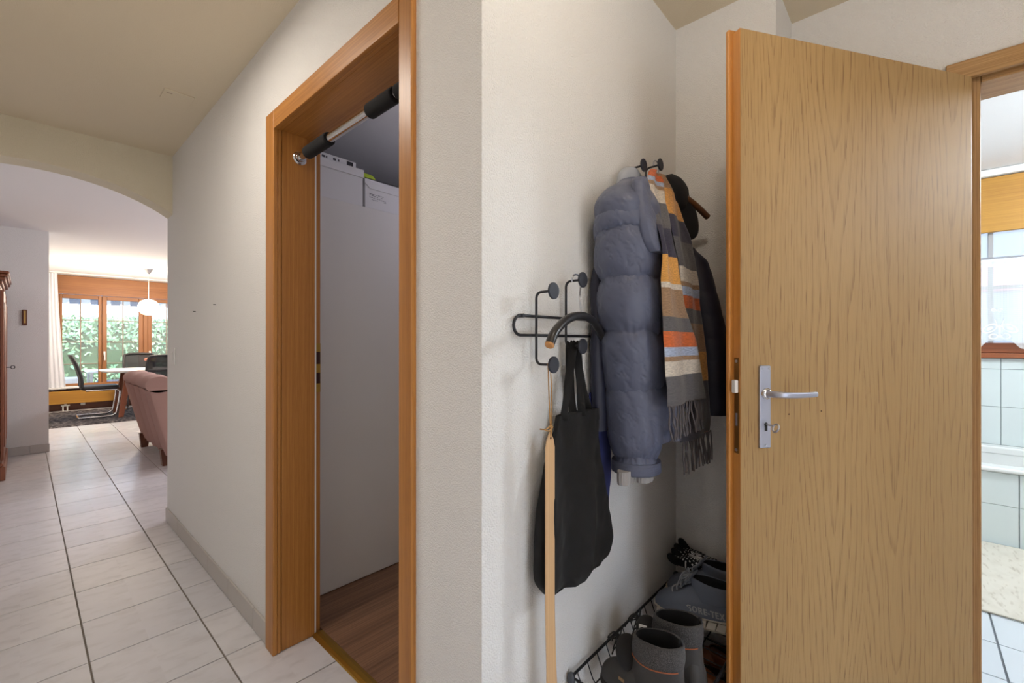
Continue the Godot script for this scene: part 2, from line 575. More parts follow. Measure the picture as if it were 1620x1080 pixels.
	for i in 13: cpr.append([0.07 * sin(PI * i / 12.0), -0.07 * cos(PI * i / 12.0)])
	cg.lathe(v3(-0.10, 0, 0), Vector3.UP, cpr, 24)
	var cgm := mat(Color(0.9, 0.93, 1.0), 0.4)
	cgm.emission_enabled = true; cgm.emission = Color(0.88, 0.9, 1.0); cgm.emission_energy_multiplier = 1.0
	part(cw, "glass_globe", cg, cgm)
	ceiling_lamp("ceiling_lamp", "round bathroom ceiling lamp with opal glass", v3(3.1, 2.22, 1.35), 0.15, Color(0.95, 0.98, 1.0))

	var cp := thing("added_panel_lamp", "added unseen flat square corridor fill lamp", "lamp", v3(0.0, CEIL, -1.75))
	part(cp, "housing", boxm(v3(-0.16, -0.026, -0.16), v3(0.16, 0, 0.16), 0.004), M.white_plastic)
	var cm := mat(Color(1.0, 0.97, 0.94), 0.5)
	cm.emission_enabled = true; cm.emission = Color(1.0, 0.97, 0.94); cm.emission_energy_multiplier = 1.2
	part(cp, "diffuser", boxm(v3(-0.14, -0.030, -0.14), v3(0.14, -0.026, 0.14)), cm)

func added_glazed_entrance():
	# two-leaf glazed entrance, added unseen behind the camera as daylight fill
	var o := struct("door_2", "added unseen glazed wooden entrance door, daylight fill for the hall", "door")
	var w: StandardMaterial3D = M.frame_wood
	for q in [[-0.42, -0.36], [0.25, 0.31], [0.92, 0.98]]: part(o, "post", boxm(v3(q[0], 0, 2.02), v3(q[1], 2.10, 2.10), 0.004), w)
	for x in [[-0.36, 0.25], [0.31, 0.92]]:
		part(o, "rail", boxm(v3(x[0], 2.03, 2.03), v3(x[1], 2.10, 2.09), 0.004, 0), w)
		part(o, "kick_panel", boxm(v3(x[0], 0.0, 2.03), v3(x[1], 0.12, 2.09), 0.004, 0), w)
		part(o, "pane", boxm(v3(x[0], 0.12, 2.058), v3(x[1], 2.03, 2.062)), M.glass)
	var g := MB.new()
	g.tube(smooth_path([v3(0.28, 1.05, 2.02), v3(0.28, 1.05, 1.97), v3(0.30, 1.05, 1.965), v3(0.40, 1.05, 1.965)], 4), 0.008, 10)
	part(o, "handle", g, M.alu)
	var gr := struct("ground_entrance", "pale paved path before the added entrance door", "ground")
	part(gr, "paving", boxm(v3(-6, -0.30, 2.15), v3(10, -0.02, 12)), mat(rgb(204, 196, 184), 0.9))

func ceiling_lamp(called: String, label: String, at: Vector3, r: float, col: Color):
	var o := thing(called, label, "lamp", v3(at.x, CEIL, at.z))
	var b := MB.new()
	b.disc(v3(0, -0.012, 0), Vector3.UP, r * 0.9, 0.024, 28, 0.004)
	part(o, "base", b, M.white_plastic)
	var g := MB.new()
	var pr := []
	var dy: float = at.y - CEIL
	var hh: float = min(-dy - 0.026, r)
	for i in 13:
		var an := PI * i / 12.0
		pr.append([r * sin(an), dy + hh * cos(an)])
	g.lathe(Vector3.ZERO, Vector3.UP, pr, 28)
	var m := mat(col, 0.4)
	m.emission_enabled = true; m.emission = col; m.emission_energy_multiplier = 1.2
	part(o, "glass_globe", g, m)

func build_floor():
	var fl := struct("floor", "pale marbled square floor tiles with grey joints", "floor")
	part(fl, "grout_bed", boxm(v3(-0.75, -0.15, -11.15), v3(5.15, -0.004, 2.15)), M.grout)
	var rng := RandomNumberGenerator.new()
	rng.seed = 4
	var shared := {}
	var px := 0.348; var pz := 0.337; var gap := 0.0025
	for i in range(-3, 8):
		for j in range(-8, 21):
			var x0 := 0.167 + px * i; var x1 := x0 + px
			var z1 := -2.271 - pz * j; var z0 := z1 - pz
			var zc := (z0 + z1) * 0.5; var xc := (x0 + x1) * 0.5
			if xc < -0.85: continue
			if zc > -3.6 and xc > 0.80 and zc < ZW - 0.1: continue
			if zc > 0.3 or xc > 2.5 or (zc > ZW - 0.1 and xc > 2.0): continue
			x0 = maxf(x0, -0.75)
			if zc > -3.6 and zc < ZW: x1 = minf(x1, 0.797)
			if x1 - x0 < 0.03: continue
			var key := "%d_%d" % [int((x1 - x0) * 1000), rng.randi() % 4]
			if not shared.has(key):
				var w := (x1 - x0) * 0.5 - gap; var d := pz * 0.5 - gap
				shared[key] = boxm(v3(-w, -0.010, -d), v3(w, 0, d), 0.0015, 2).mesh()
			var o := part(fl, "tile", shared[key], M.tiles[int(key.get_slice("_", 1))])
			o.position = v3((x0 + x1) * 0.5, 0, zc)
	var rest := MB.new()
	for q in [[2.60, 5.0, -11.0, -3.70], [-0.75, 2.60, -11.0, -9.35], [-0.62, 1.945, 0.42, 2.0]]:
		rest.box(v3(q[0], -0.010, q[2]), v3(q[1], 0, q[3]))
	var ro := part(fl, "tile_field", rest, M.tiles[0])
	ro.set_meta("kind", "stuff")

func build_closet():
	# oak-toned frame round the closet doorway
	var w: StandardMaterial3D = M.frame_wood
	var tr := struct("trim_1", "orange-brown wooden door frame of the closet doorway", "door frame")
	part(tr, "casing", boxm(v3(0.635, 0.0, -1.871), v3(0.652, 2.07, -1.793), 0.003), w)
	part(tr, "casing", boxm(v3(0.635, 0.0, -0.961), v3(0.652, 2.07, -0.906), 0.003), w)
	part(tr, "casing_head", boxm(v3(0.635, 1.998, -1.793), v3(0.652, 2.07, -0.961), 0.003, 2), w)
	part(tr, "jamb_edge", boxm(v3(0.652, 0.0, -1.86), v3(0.666, 2.02, -1.796), 0.003), w)
	part(tr, "jamb", boxm(v3(0.668, 0.0, -1.86), v3(0.797, 2.02, -1.800), 0.003), w)
	part(tr, "rebate", boxm(v3(0.803, 0.0, -1.86), v3(0.824, 2.02, -1.812), 0.002), w)
	part(tr, "seal", boxm(v3(0.796, 0.0, -1.86), v3(0.803, 2.0, -1.803)), M.white_plastic, "thin white rubber seal")
	part(tr, "jamb", boxm(v3(0.652, 0.0, -0.957), v3(0.824, 2.02, -0.92), 0.003), w)
	part(tr, "head_jamb_edge", boxm(v3(0.652, 2.001, -1.796), v3(0.666, 2.03, -0.957), 0.002, 2), w)
	part(tr, "head_jamb", boxm(v3(0.668, 2.005, -1.80), v3(0.824, 2.03, -0.957), 0.002, 2), w)
	var st := MB.new()
	st.box(v3(0.8055, 0.985, -1.8125), v3(0.8235, 1.185, -1.8105))
	var stp := part(tr, "strike_plate", st, M.brass, "dull brass strike plate")
	var sth := MB.new()
	sth.box(v3(0.8065, 1.02, -1.8106), v3(0.8225, 1.065, -1.8100))
	sth.box(v3(0.8065, 1.10, -1.8106), v3(0.8225, 1.15, -1.8100))
	part(stp, "bolt_hole", sth, mat(rgb(52, 20, 12), 0.9))
	# threshold
	var th := MB.new()
	var prof := PackedVector2Array([Vector2(0.786, 0), Vector2(0.790, 0.005), Vector2(0.80, 0.010), Vector2(0.815, 0.011), Vector2(0.828, 0.008), Vector2(0.832, 0)])
	th.prism(prof, v3(0, 0.0, -1.80), v3(1, 0, 0), v3(0, 1, 0), v3(0, 0, 0.845))
	struct_mesh("trim_2", th, M.brass, "brass threshold strip across the closet doorway", "threshold")
	# laminate floor boards
	var fl := struct("floor_closet", "brown wood laminate boards inside the closet", "floor")
	var k := 0
	var z := -3.55
	while z < -0.81:
		var z2: float = min(z + 0.19, -0.80)
		part(fl, "plank", boxm(v3(0.83 if k > 0 else 0.83, 0.0, z), v3(1.95, 0.006, z2 - 0.0006), 0.0, 0), M.laminate)
		z += 0.19; k += 1
	# tall white wardrobe
	var wd := thing("wardrobe", "tall plain white wardrobe in the closet behind the orange door frame", "wardrobe", v3(0.84, 0.006, -2.70))
	var wm := mat(rgb(222, 220, 216), 0.6)
	part(wd, "front_panel", boxm(v3(0, 0.004, 0.638), v3(1.08, 1.866, 0.656), 0.002), wm)
	part(wd, "body", boxm(v3(0.004, 0.0, 0.0), v3(1.076, 1.846, 0.637)), wm)
	part(wd, "top_board", boxm(v3(0.0, 1.847, 0.0), v3(1.08, 1.866, 0.637), 0.002), wm)
	# archive boxes
	var cb := mat(rgb(222, 222, 222), 0.8)
	archive_box("white cardboard storage box with overlapping lid on the white wardrobe", v3(0.845, 1.874, -2.052), v3(0.308, 0.165, 0.36), cb, false)
	archive_box("white cardboard storage box with handwritten notes and curved lid flap", v3(1.160, 1.874, -2.052), v3(0.36, 0.150, 0.36), cb, true)
	var bx := thing("flat_carton", "flat white carton with a small black label, lying on the lidded storage box", "box", v3(0.86, 2.0625, -2.075))
	part(bx, "body", boxm(v3(0, 0, -0.26), v3(0.264, 0.030, 0), 0.002), cb)
	part(bx, "label_patch", boxm(v3(0.215, 0.004, 0.0), v3(0.247, 0.024, 0.0012)), M.black, "small black printed label")
	for q in [[0.09, 0.105], [0.11, 0.116], [0.145, 0.160], [0.17, 0.176]]: part(bx, "printed_mark", boxm(v3(q[0], 0.008, 0.0), v3(q[1], 0.018, 0.0008)), mat(rgb(70, 70, 74), 0.8))
	var hb := MB.new()
	var rings := []
	for i in 9:
		var f := i / 8.0
		var ring := []
		for q in 20:
			var an := TAU * q / 20.0
			var s := 0.075 * (1.0 - 0.35 * f * f)
			ring.append(v3(signf(cos(an)) * pow(absf(cos(an)), 0.6) * s, 0.062 * sin(f * PI * 0.5), signf(sin(an)) * pow(absf(sin(an)), 0.6) * s * 0.8))
		rings.append(ring)
	hb.loft(rings)
	var tub := thing("plastic_bowl", "lime green upturned plastic bowl on the notes-marked storage box", "bowl", v3(1.235, 2.036, -2.22))
	part(tub, "bowl", hb, mat(rgb(176, 200, 40), 0.45))
	part(tub, "rim", boxm(v3(-0.078, -0.006, -0.063), v3(0.078, 0.002, 0.063), 0.003), M.black, "black rim")
	# pull-up bar
	var pb := thing("pull_up_bar", "chrome and black foam pull-up bar clamped in the closet doorway", "exercise bar", v3(0.735, 1.918, -1.80))
	var L := 0.843
	var fl1 := MB.new()
	fl1.lathe(v3(0, 0, 0), v3(0, 0, 1), [[0.0, 0.0], [0.026, 0.0], [0.027, 0.004], [0.022, 0.009], [0.017, 0.010], [0.015, 0.016], [0.0, 0.016]], 28, false)
	part(pb, "end_flange", fl1, M.chrome)
	var fl2 := MB.new()
	fl2.lathe(v3(0, 0, L), v3(0, 0, -1), [[0.0, 0.0], [0.026, 0.0], [0.027, 0.004], [0.022, 0.009], [0.017, 0.010], [0.015, 0.016], [0.0, 0.016]], 28, false)
	part(pb, "end_flange", fl2, M.chrome)
	var tb := MB.new()
	tb.tube([v3(0, 0, 0.012), v3(0, 0, 0.10)], 0.0115, 20)
	tb.tube([v3(0, 0, 0.10), v3(0, 0, L - 0.012)], 0.0155, 24)
	part(pb, "tube", tb, M.chrome)
	for q in [[0.075, 0.255], [0.53, 0.675]]:
		var g := MB.new()
		g.lathe(v3(0, 0, 0), v3(0, 0, 1), [[0.012, q[0]], [0.021, q[0]], [0.0235, q[0] + 0.004], [0.0235, q[1] - 0.004], [0.021, q[1]], [0.012, q[1]]], 24, false)
		part(pb, "foam_grip", g, M.foam, "black foam grip")
	var cap := MB.new()
	cap.lathe(v3(0, 0, 0), v3(0, 0, 1), [[0.012, 0.69], [0.0225, 0.69], [0.0225, 0.78], [0.012, 0.78]], 24, false)
	part(pb, "foam_grip", cap, M.foam, "black foam grip")

func archive_box(label: String, at: Vector3, s: Vector3, m: Material, notes: bool):
	var o := thing("storage_box", label, "box", at)
	part(o, "body", boxm(v3(0.003, 0, -s.z), v3(s.x - 0.003, s.y - 0.004, -0.003), 0.002), m)
	var lid := MB.new()
	if notes:
		var p := PackedVector2Array([Vector2(0, s.y), Vector2(0, s.y - 0.028)])
		for i in range(1, 7):
			var f := i / 6.0
			p.append(Vector2(0.006 + 0.03 * f, s.y - 0.028 - 0.022 * sin(f * PI * 0.5)))
		p.append(Vector2(s.x, s.y - 0.05)); p.append(Vector2(s.x, s.y))
		lid.prism(p, v3(0, 0, -0.003), v3(1, 0, 0), v3(0, 1, 0), v3(0, 0, 0.004))
		lid.box(v3(0, s.y - 0.004, -s.z), v3(s.x, s.y, 0.001))
	else:
		lid.box(v3(-0.001, s.y - 0.022, -s.z - 0.001), v3(s.x + 0.001, s.y + 0.018, 0.003), 0.002)
	part(o, "lid", lid, m)
	if notes:
		var wr := MB.new()
		var rng := RandomNumberGenerator.new()
		rng.seed = 12
		for r in 4:
			var x := 0.026
			while x < 0.115:
				var w := rng.randf_range(0.003, 0.012)
				if rng.randf() < 0.62:
					var y := 0.078 - r * 0.010 - x * 0.04
					wr.tube([v3(x, y, -0.0022), v3(x + w * 0.4, y + rng.randf_range(-0.003, 0.003), -0.0022), v3(x + w, y + rng.randf_range(-0.002, 0.002), -0.0022)], 0.0009, 4)
				x += w + 0.004
		part(o, "handwriting", wr, mat(rgb(60, 60, 70), 0.8), "blue-black handwritten notes")

func build_bath_door():
	# frame
	var w: StandardMaterial3D = M.oak_frame
	var tr := struct("trim_3", "oak door frame of the bathroom doorway", "door frame")
	part(tr, "casing", boxm(v3(1.930, 0, 0.078), v3(1.947, 1.995, 0.135), 0.003), w)
	part(tr, "casing", boxm(v3(1.930, 0, 1.0), v3(1.947, 1.995, 1.06), 0.003), w)
	part(tr, "casing_head", boxm(v3(1.930, 1.995, 0.078), v3(1.947, 2.052, 1.06), 0.003, 2), w)
	part(tr, "jamb", boxm(v3(1.960, 0, 0.119), v3(2.11, 2.02, 0.156), 0.003), w)
	part(tr, "jamb", boxm(v3(1.947, 0, 0.985), v3(2.11, 2.02, 1.03), 0.003), w)
	part(tr, "head_jamb", boxm(v3(1.960, 1.982, 0.156), v3(2.11, 2.03, 0.985), 0.003, 2), w)
	part(tr, "casing", boxm(v3(2.095, 0, 0.08), v3(2.110, 2.05, 0.119), 0.002), w)
	# leaf
	var th := atan2(-0.551, 0.834)
	var d := thing("interior_door", "open oak veneer door with an aluminium handle plate, hinged at the bathroom frame", "door", v3(1.224, 0, -0.323), th)
	d.set_meta("kind", "structure")
	d.name = "door_1"
	var leaf := MB.new()
	var lo := v3(0, 0.008, -0.026); var hi := v3(0.828, 1.99, 0)
	leaf.box(lo, hi, 0.0015)
	# one sheet of veneer over the face
	for i in leaf.t.size():
		var p := leaf.v[i]
		if absf(leaf.n[i].z) > 0.5: leaf.t[i] = Vector2(p.x / 0.84, 1.0 - p.y / 2.0)
	part(d, "leaf", leaf, M.veneer)
	part(d, "edge_band", boxm(v3(-0.0012, 0.008, -0.0255), v3(0.0, 1.99, -0.001), 0.0004), M.edge_wood, "glossy orange edge banding")
	part(d, "rebate_lip", boxm(v3(-0.0135, 0.008, -0.040), v3(0.838, 2.003, -0.0262), 0.004), M.edge_wood, "glossy orange rebated edge")
	var lk := part(d, "lock_face", boxm(v3(-0.0022, 0.905, -0.0215), v3(-0.0010, 1.150, -0.0045), 0.0005), mat(rgb(128, 92, 48), 0.35, 0.7), "brass-toned lock faceplate")
	part(lk, "latch", boxm(v3(-0.0125, 1.060, -0.0195), v3(-0.001, 1.093, -0.0065), 0.002), M.white_plastic, "white latch bolt")
	part(lk, "bolt", boxm(v3(-0.0032, 0.975, -0.016), v3(-0.002, 1.008, -0.010), 0.0005), M.steel)
	for y in [0.914, 1.141]:
		var sc := MB.new()
		sc.disc(v3(-0.0024, y, -0.013), v3(-1, 0, 0), 0.004, 0.0012, 14)
		part(lk, "screw", sc, M.steel)
	# handle plate
	var pl := part(d, "handle_plate", boxm(v3(0.0525, 0.918, 0.0), v3(0.0870, 1.130, 0.007), 0.0025), M.alu, "brushed aluminium handle plate")
	for q in [[0.0590, 1.122], [0.0805, 1.122], [0.0698, 0.926]]:
		var sc := MB.new()
		sc.lathe(v3(q[0], q[1], 0.0068), v3(0, 0, 1), [[0.0, 0.0002], [0.002, 0.0002], [0.0035, 0.0008], [0.0036, 0.0]], 14, false)
		part(pl, "screw", sc, M.steel)
	var kh := MB.new()
	kh.box(v3(0.0665, 0.962, 0.0068), v3(0.0745, 0.976, 0.0076))
	kh.disc(v3(0.0705, 0.979, 0.0072), v3(0, 0, 1), 0.0052, 0.0008, 14)
	part(pl, "keyhole", kh, M.black)
	var hub := MB.new()
	hub.lathe(v3(0.0700, 1.058, 0.006), v3(0, 0, 1), [[0.0, 0.0], [0.0145, 0.0], [0.0145, 0.006], [0.012, 0.009], [0.0095, 0.010]], 24, false)
	part(pl, "rosette", hub, M.chrome)
	var lv := MB.new()
	var pts := smooth_path([v3(0.0700, 1.058, 0.010), v3(0.0705, 1.0585, 0.034), v3(0.076, 1.059, 0.047), v3(0.09, 1.0585, 0.052), v3(0.12, 1.0575, 0.053), v3(0.165, 1.0575, 0.053), v3(0.181, 1.0585, 0.053)], 6)
	var rings := []
	for j in pts.size():
		var f := float(j) / (pts.size() - 1)
		var dd: Vector3 = (pts[min(j + 1, pts.size() - 1)] - pts[max(j - 1, 0)]).normalized()
		var side := dd.cross(Vector3.UP).normalized()
		var a := lerpf(0.0085, 0.0062, f); var bb := lerpf(0.0095, 0.0052, f)
		if j == pts.size() - 1: a *= 0.7; bb *= 0.7
		var ring := []
		for i in 20:
			var an := TAU * i / 20.0
			var ex := lerpf(1.0, 0.55, clampf(f * 2.0, 0, 1))
			ring.append(pts[j] + side * signf(cos(an)) * pow(absf(cos(an)), ex) * bb + Vector3.UP * signf(sin(an)) * pow(absf(sin(an)), ex) * a)
		rings.append(ring)
	lv.loft(rings)
	part(d, "lever", lv, M.alu, "straight aluminium lever handle")
	# key
	var ky := MB.new()
	ky.tube([v3(0.0705, 0.979, 0.004), v3(0.0705, 0.979, 0.030)], 0.0022, 10)
	var bow := []
	for i in 20:
		var an := TAU * i / 20.0
		bow.append(v3(0.0705 + 0.004 * sin(an), 0.975 + 0.0092 * sin(an), 0.037 + 0.0085 * cos(an)))
	ky.tube(bow, 0.0024, 8, true, true)
	var key := thing("door_key", "small steel key stuck in the oak door's lock", "key", v3(1.224, 0, -0.323), th)
	part(key, "key", ky, M.steel)
	# bore marks in the veneer
	for q in [[0.150, 1.001], [0.257, 1.005]]:
		var mk := MB.new()
		mk.disc(v3(q[0], q[1], 0.0002), v3(0, 0, 1), 0.0022, 0.0006, 12)
		part(d, "nail_hole", mk, mat(rgb(84, 58, 36), 0.9))

func tile_wall(o: Node3D, axis_x: float, zs: Array, ys: Array, th: float, m: Material):
	for i in zs.size() - 1:
		for j in ys.size() - 1:
			part(o, "tile", boxm(v3(axis_x - th, ys[j] + 0.0015, zs[i] + 0.0015), v3(axis_x, ys[j + 1] - 0.0015, zs[i + 1] - 0.0015), 0.0012), m)

func build_bathroom():
	# floor
	var fl := struct("floor_bathroom", "pale blue-white bathroom floor tiles", "floor")
	var ft := mat(rgb(210, 218, 224), 0.22)
	part(fl, "grout_bed", boxm(v3(2.095, -0.004, -0.80), v3(4.55, -0.001, 2.0)), mat(rgb(120, 126, 132), 0.9))
	for i in 8:
		for j in range(-3, 6):
			var x0 := 2.095 + maxf(0.0, 0.221 + 0.257 * (i - 1)); var x1 := minf(2.095 + 0.221 + 0.257 * i, 3.84)
			if i == 0: x0 = 2.095
			var z0 := 0.2485 + 0.34 * j
			if x1 - x0 < 0.05 or z0 < -0.80 or z0 + 0.34 > 2.0: continue
			part(fl, "tile", boxm(v3(x0 + 0.0025, -0.001, z0 + 0.003), v3(x1 - 0.0025, 0.004, z0 + 0.337), 0.0015), ft)
	# wall tiles under the window
	var wt := struct("wall_bath_tiles", "glossy white wall tiles between bathtub and window", "wall")
	var zs := []
	for k in range(-4, 6): zs.append(0.455 + 0.30 * k)
	tile_wall(wt, 4.549, zs, [0.478, 0.741, 1.003, 1.078], 0.010, M.white_tile)
	part(wt, "grout", boxm(v3(4.543, 0.44, -0.75), v3(4.5495, 1.078, 1.95)), mat(rgb(140, 150, 154), 0.9))
	# bathtub with its tiled front
	var tb := thing("bathtub", "built-in white bathtub with a tiled front below the lace curtain", "bathtub", Vector3.ZERO)
	var apron := part(tb, "apron", boxm(v3(3.848, 0.004, -0.75), v3(3.90, 0.426, 1.95)), mat(rgb(128, 140, 146), 0.9))
	for i in zs.size() - 1:
		for y in [[0.006, 0.235], [0.237, 0.424]]:
			part(apron, "tile", boxm(v3(3.838, y[0], zs[i] + 0.002), v3(3.850, y[1], zs[i + 1] - 0.002), 0.0012), M.white_tile)
	var rim := MB.new()
	rim.box(v3(3.815, 0.428, -0.72), v3(3.93, 0.457, 1.92), 0.012)
	rim.box(v3(4.43, 0.428, -0.72), v3(4.538, 0.480, 1.92), 0.012)
	rim.box(v3(3.92, 0.428, -0.72), v3(4.44, 0.457, -0.60), 0.012)
	rim.box(v3(3.92, 0.428, 1.80), v3(4.44, 0.457, 1.92), 0.012)
	part(tb, "rim", rim, M.tub)
	var basin := MB.new()
	var rings := []
	for j in 12:
		var f := j / 11.0
		var ring := []
		for i in 40:
			var an := TAU * i / 40.0
			var s := 1.0 - 0.22 * f * f
			var yy := 0.452 - 0.38 * sin(minf(f * 1.25, 1.0) * PI * 0.5)
			if f > 0.8: s *= 1.0 - (f - 0.8) * 4.9
			ring.append(v3(4.18 + signf(cos(an)) * pow(absf(cos(an)), 0.45) * 0.258 * s, yy, 0.60 + signf(sin(an)) * pow(absf(sin(an)), 0.45) * 1.208 * s))
		rings.append(ring)
	basin.loft(rings, true, false)
	part(tb, "basin", basin, M.tub)
	# bath mat
	var nm := noise(0.03, 71, 4)
	var bm := mat(Color.WHITE, 0.75)
	bm.albedo_texture = paint(256, 256, func(x: float, y: float):
		var a := nm.get_noise_2d(x * 2.6, y * 0.7)
		var b := nm.get_noise_2d(x * 0.8 + 300.0, y * 0.5)
		return rgb(214, 209, 196).lerp(rgb(168, 158, 140), clampf((a - 0.22) * 1.3, 0.0, 0.5) + clampf(b * 0.25, 0.0, 0.2)))
	bm.uv1_scale = Vector3(1.6, 1.6, 1)
	solo("bath_mat", boxm(v3(-0.49, 0, -0.9), v3(0.49, 0.010, 0.9), 0.004, 0), bm, "beige mottled mat on the floor along the tiled bathtub front", "mat", "", v3(3.325, 0.0045, 0.55))
	# window: sill, frame, panes, lace
	var wn := struct("window_7", "small wooden bathroom window behind the lace curtain", "window")
	part(wn, "sill", boxm(v3(4.50, 1.080, -0.18), v3(4.60, 1.115, 1.28), 0.004, 2), M.red_wood)
	part(wn, "sill_rail", boxm(v3(4.545, 1.115, -0.15), v3(4.60, 1.185, 1.25), 0.004, 2), M.red_wood)
	part(wn, "head_panel", boxm(v3(4.515, 1.955, -0.40), v3(4.549, 2.335, 1.50), 0.003, 2), M.yellow_wood, "yellow wooden panel above the window")
	part(wn, "cornice", boxm(v3(4.49, 2.340, -0.75), v3(4.549, 2.388, 1.95), 0.006), M.smooth_white)
	part(wn, "stile", boxm(v3(4.56, 1.18, -0.15), v3(4.60, 2.0, -0.09), 0.004), M.smooth_white)
	part(wn, "stile", boxm(v3(4.56, 1.18, 1.19), v3(4.60, 2.0, 1.25), 0.004), M.smooth_white)
	var mun := mat(rgb(168, 166, 166), 0.6)
	for z in [0.41, 0.80]: part(wn, "muntin", boxm(v3(4.565, 1.18, z - 0.013), v3(4.595, 2.0, z + 0.013), 0.003), mun)
	part(wn, "muntin", boxm(v3(4.567, 1.560, -0.09), v3(4.593, 1.586, 1.19), 0.003), mun)
	var zz := [-0.09, 0.397, 0.423, 0.787, 0.813, 1.19]
	for i in 3:
		for y in [[1.18, 1.560], [1.586, 2.0]]:
			part(wn, "pane", boxm(v3(4.579, y[0], zz[i * 2]), v3(4.583, y[1], zz[i * 2 + 1])), M.glass)
	lace_curtain()
	# pink shutter house opposite
	var h := thing("neighbour_house", "pale neighbouring house with a pink shutter behind the lace curtain", "house", v3(11.0, -1.0, 1.0))
	part(h, "wall", boxm(v3(0, 0, -4), v3(0.3, 4.6, 5)), mat(rgb(150, 153, 158), 0.9))
	part(h, "shutter", boxm(v3(-0.05, 3.05, -0.12), v3(0.0, 3.5, 0.9), 0.01), mat(rgb(226, 150, 160), 0.8), "pink shutter")

func lace_curtain():
	var o := thing("lace_curtain", "white lace café curtain with butterfly pattern hanging before the bathroom window", "curtain", v3(4.475, 1.145, 0.55))
	var nx := 96; var ny := 24
	var rings := []
	var z0 := -0.62; var z1 := 0.62
	for j in ny + 1:
		var row := []
		for i in nx + 1:
			var z := lerpf(z0, z1, float(i) / nx)
			var ph := fposmod((z + 0.108) / 0.26 + 0.5, 1.0) - 0.5
			var bot := 0.02 + 0.035 * smoothstep(0.06, 0.30, absf(ph)) * (1.0 if true else 0.0)
			bot = 0.055 - 0.055 * smoothstep(0.18, 0.40, absf(ph))
			var y := lerpf(0.615, bot, float(j) / ny)
			row.append(v3(0.010 * sin(z * 34.0) * (0.3 + 0.7 * float(j) / ny), y, z))
		rings.append(row)
	var b := MB.new()
	b.loft(rings, false, false)
	for i in b.t.size(): b.t[i] = Vector2((b.v[i].z + 0.108) / 0.26 + 0.5, 1.0 - b.v[i].y / 0.62)
	# one repeat of the lace: net ground, edging, butterflies
	var S := 208; var T := 496
	var im := Image.create(S, T, false, Image.FORMAT_RGBA8)
	for y in T:
		for x in S:
			var u := (x / float(S) - 0.5) * 0.26; var v := y / float(T) * 0.62
			var a := 0.42
			if x % 4 == 0: a = 0.62
			if y % 5 == 0: a = 0.62
			# top edging with scallop holes
			if v < 0.055:
				a = 0.92
				var c := fposmod(u, 0.052) - 0.026
				if Vector2(c, (v - 0.030)).length() < 0.012: a = 0.55
				if absf(v - 0.008) < 0.003: a = 0.6
			# big butterfly low in the repeat
			var w := Vector2(absf(u), v - 0.50)
			var e1 := Vector2((w.x - 0.045) * 0.8 + (w.y + 0.02) * 0.6, -(w.x - 0.045) * 0.6 + (w.y + 0.02) * 0.8)
			var d1 := Vector2(e1.x / 0.045, e1.y / 0.026).length()
			if d1 < 1.0: a = 0.98 if d1 > 0.72 or d1 < 0.4 else 0.5
			var d2 := Vector2((w.x - 0.028) / 0.024, (w.y - 0.035) / 0.02).length()
			if d2 < 1.0: a = 0.98 if d2 > 0.6 else 0.5
			if w.x < 0.006 and absf(w.y) < 0.045: a = 1.0
			if absf(w.x - 0.012 - (-w.y - 0.05) * 0.3) < 0.003 and w.y < -0.04 and w.y > -0.085: a = 0.95
			var e3 := w.x - 0.105
			if e3 > 0.0 and absf(w.y + 0.0) < 0.06: a = 0.95 if int((w.y + e3) * 160.0) % 2 == 0 else 0.6
			# small butterfly
			var s := Vector2(absf(u + 0.012), v - 0.36)
			var d4 := Vector2((s.x - 0.014) / 0.013, (s.y + s.x * 0.3) / 0.014).length()
			if d4 < 1.0: a = 0.98 if d4 > 0.55 else 0.6
			im.set_pixel(x, y, Color(1, 1, 1, a))
	var m := mat(rgb(240, 243, 243), 0.9)
	m.albedo_texture = tex(im)
	m.transparency = BaseMaterial3D.TRANSPARENCY_ALPHA
	m.backlight_enabled = true; m.backlight = Color(0.3, 0.31, 0.31)
	m.cull_mode = BaseMaterial3D.CULL_DISABLED
	part(o, "lace", b, m)
	var rod := MB.new()
	rod.tube([v3(0, 0.622, z0 - 0.03), v3(0, 0.622, z1 + 0.03)], 0.006, 10)
	part(o, "rod", rod, M.steel)

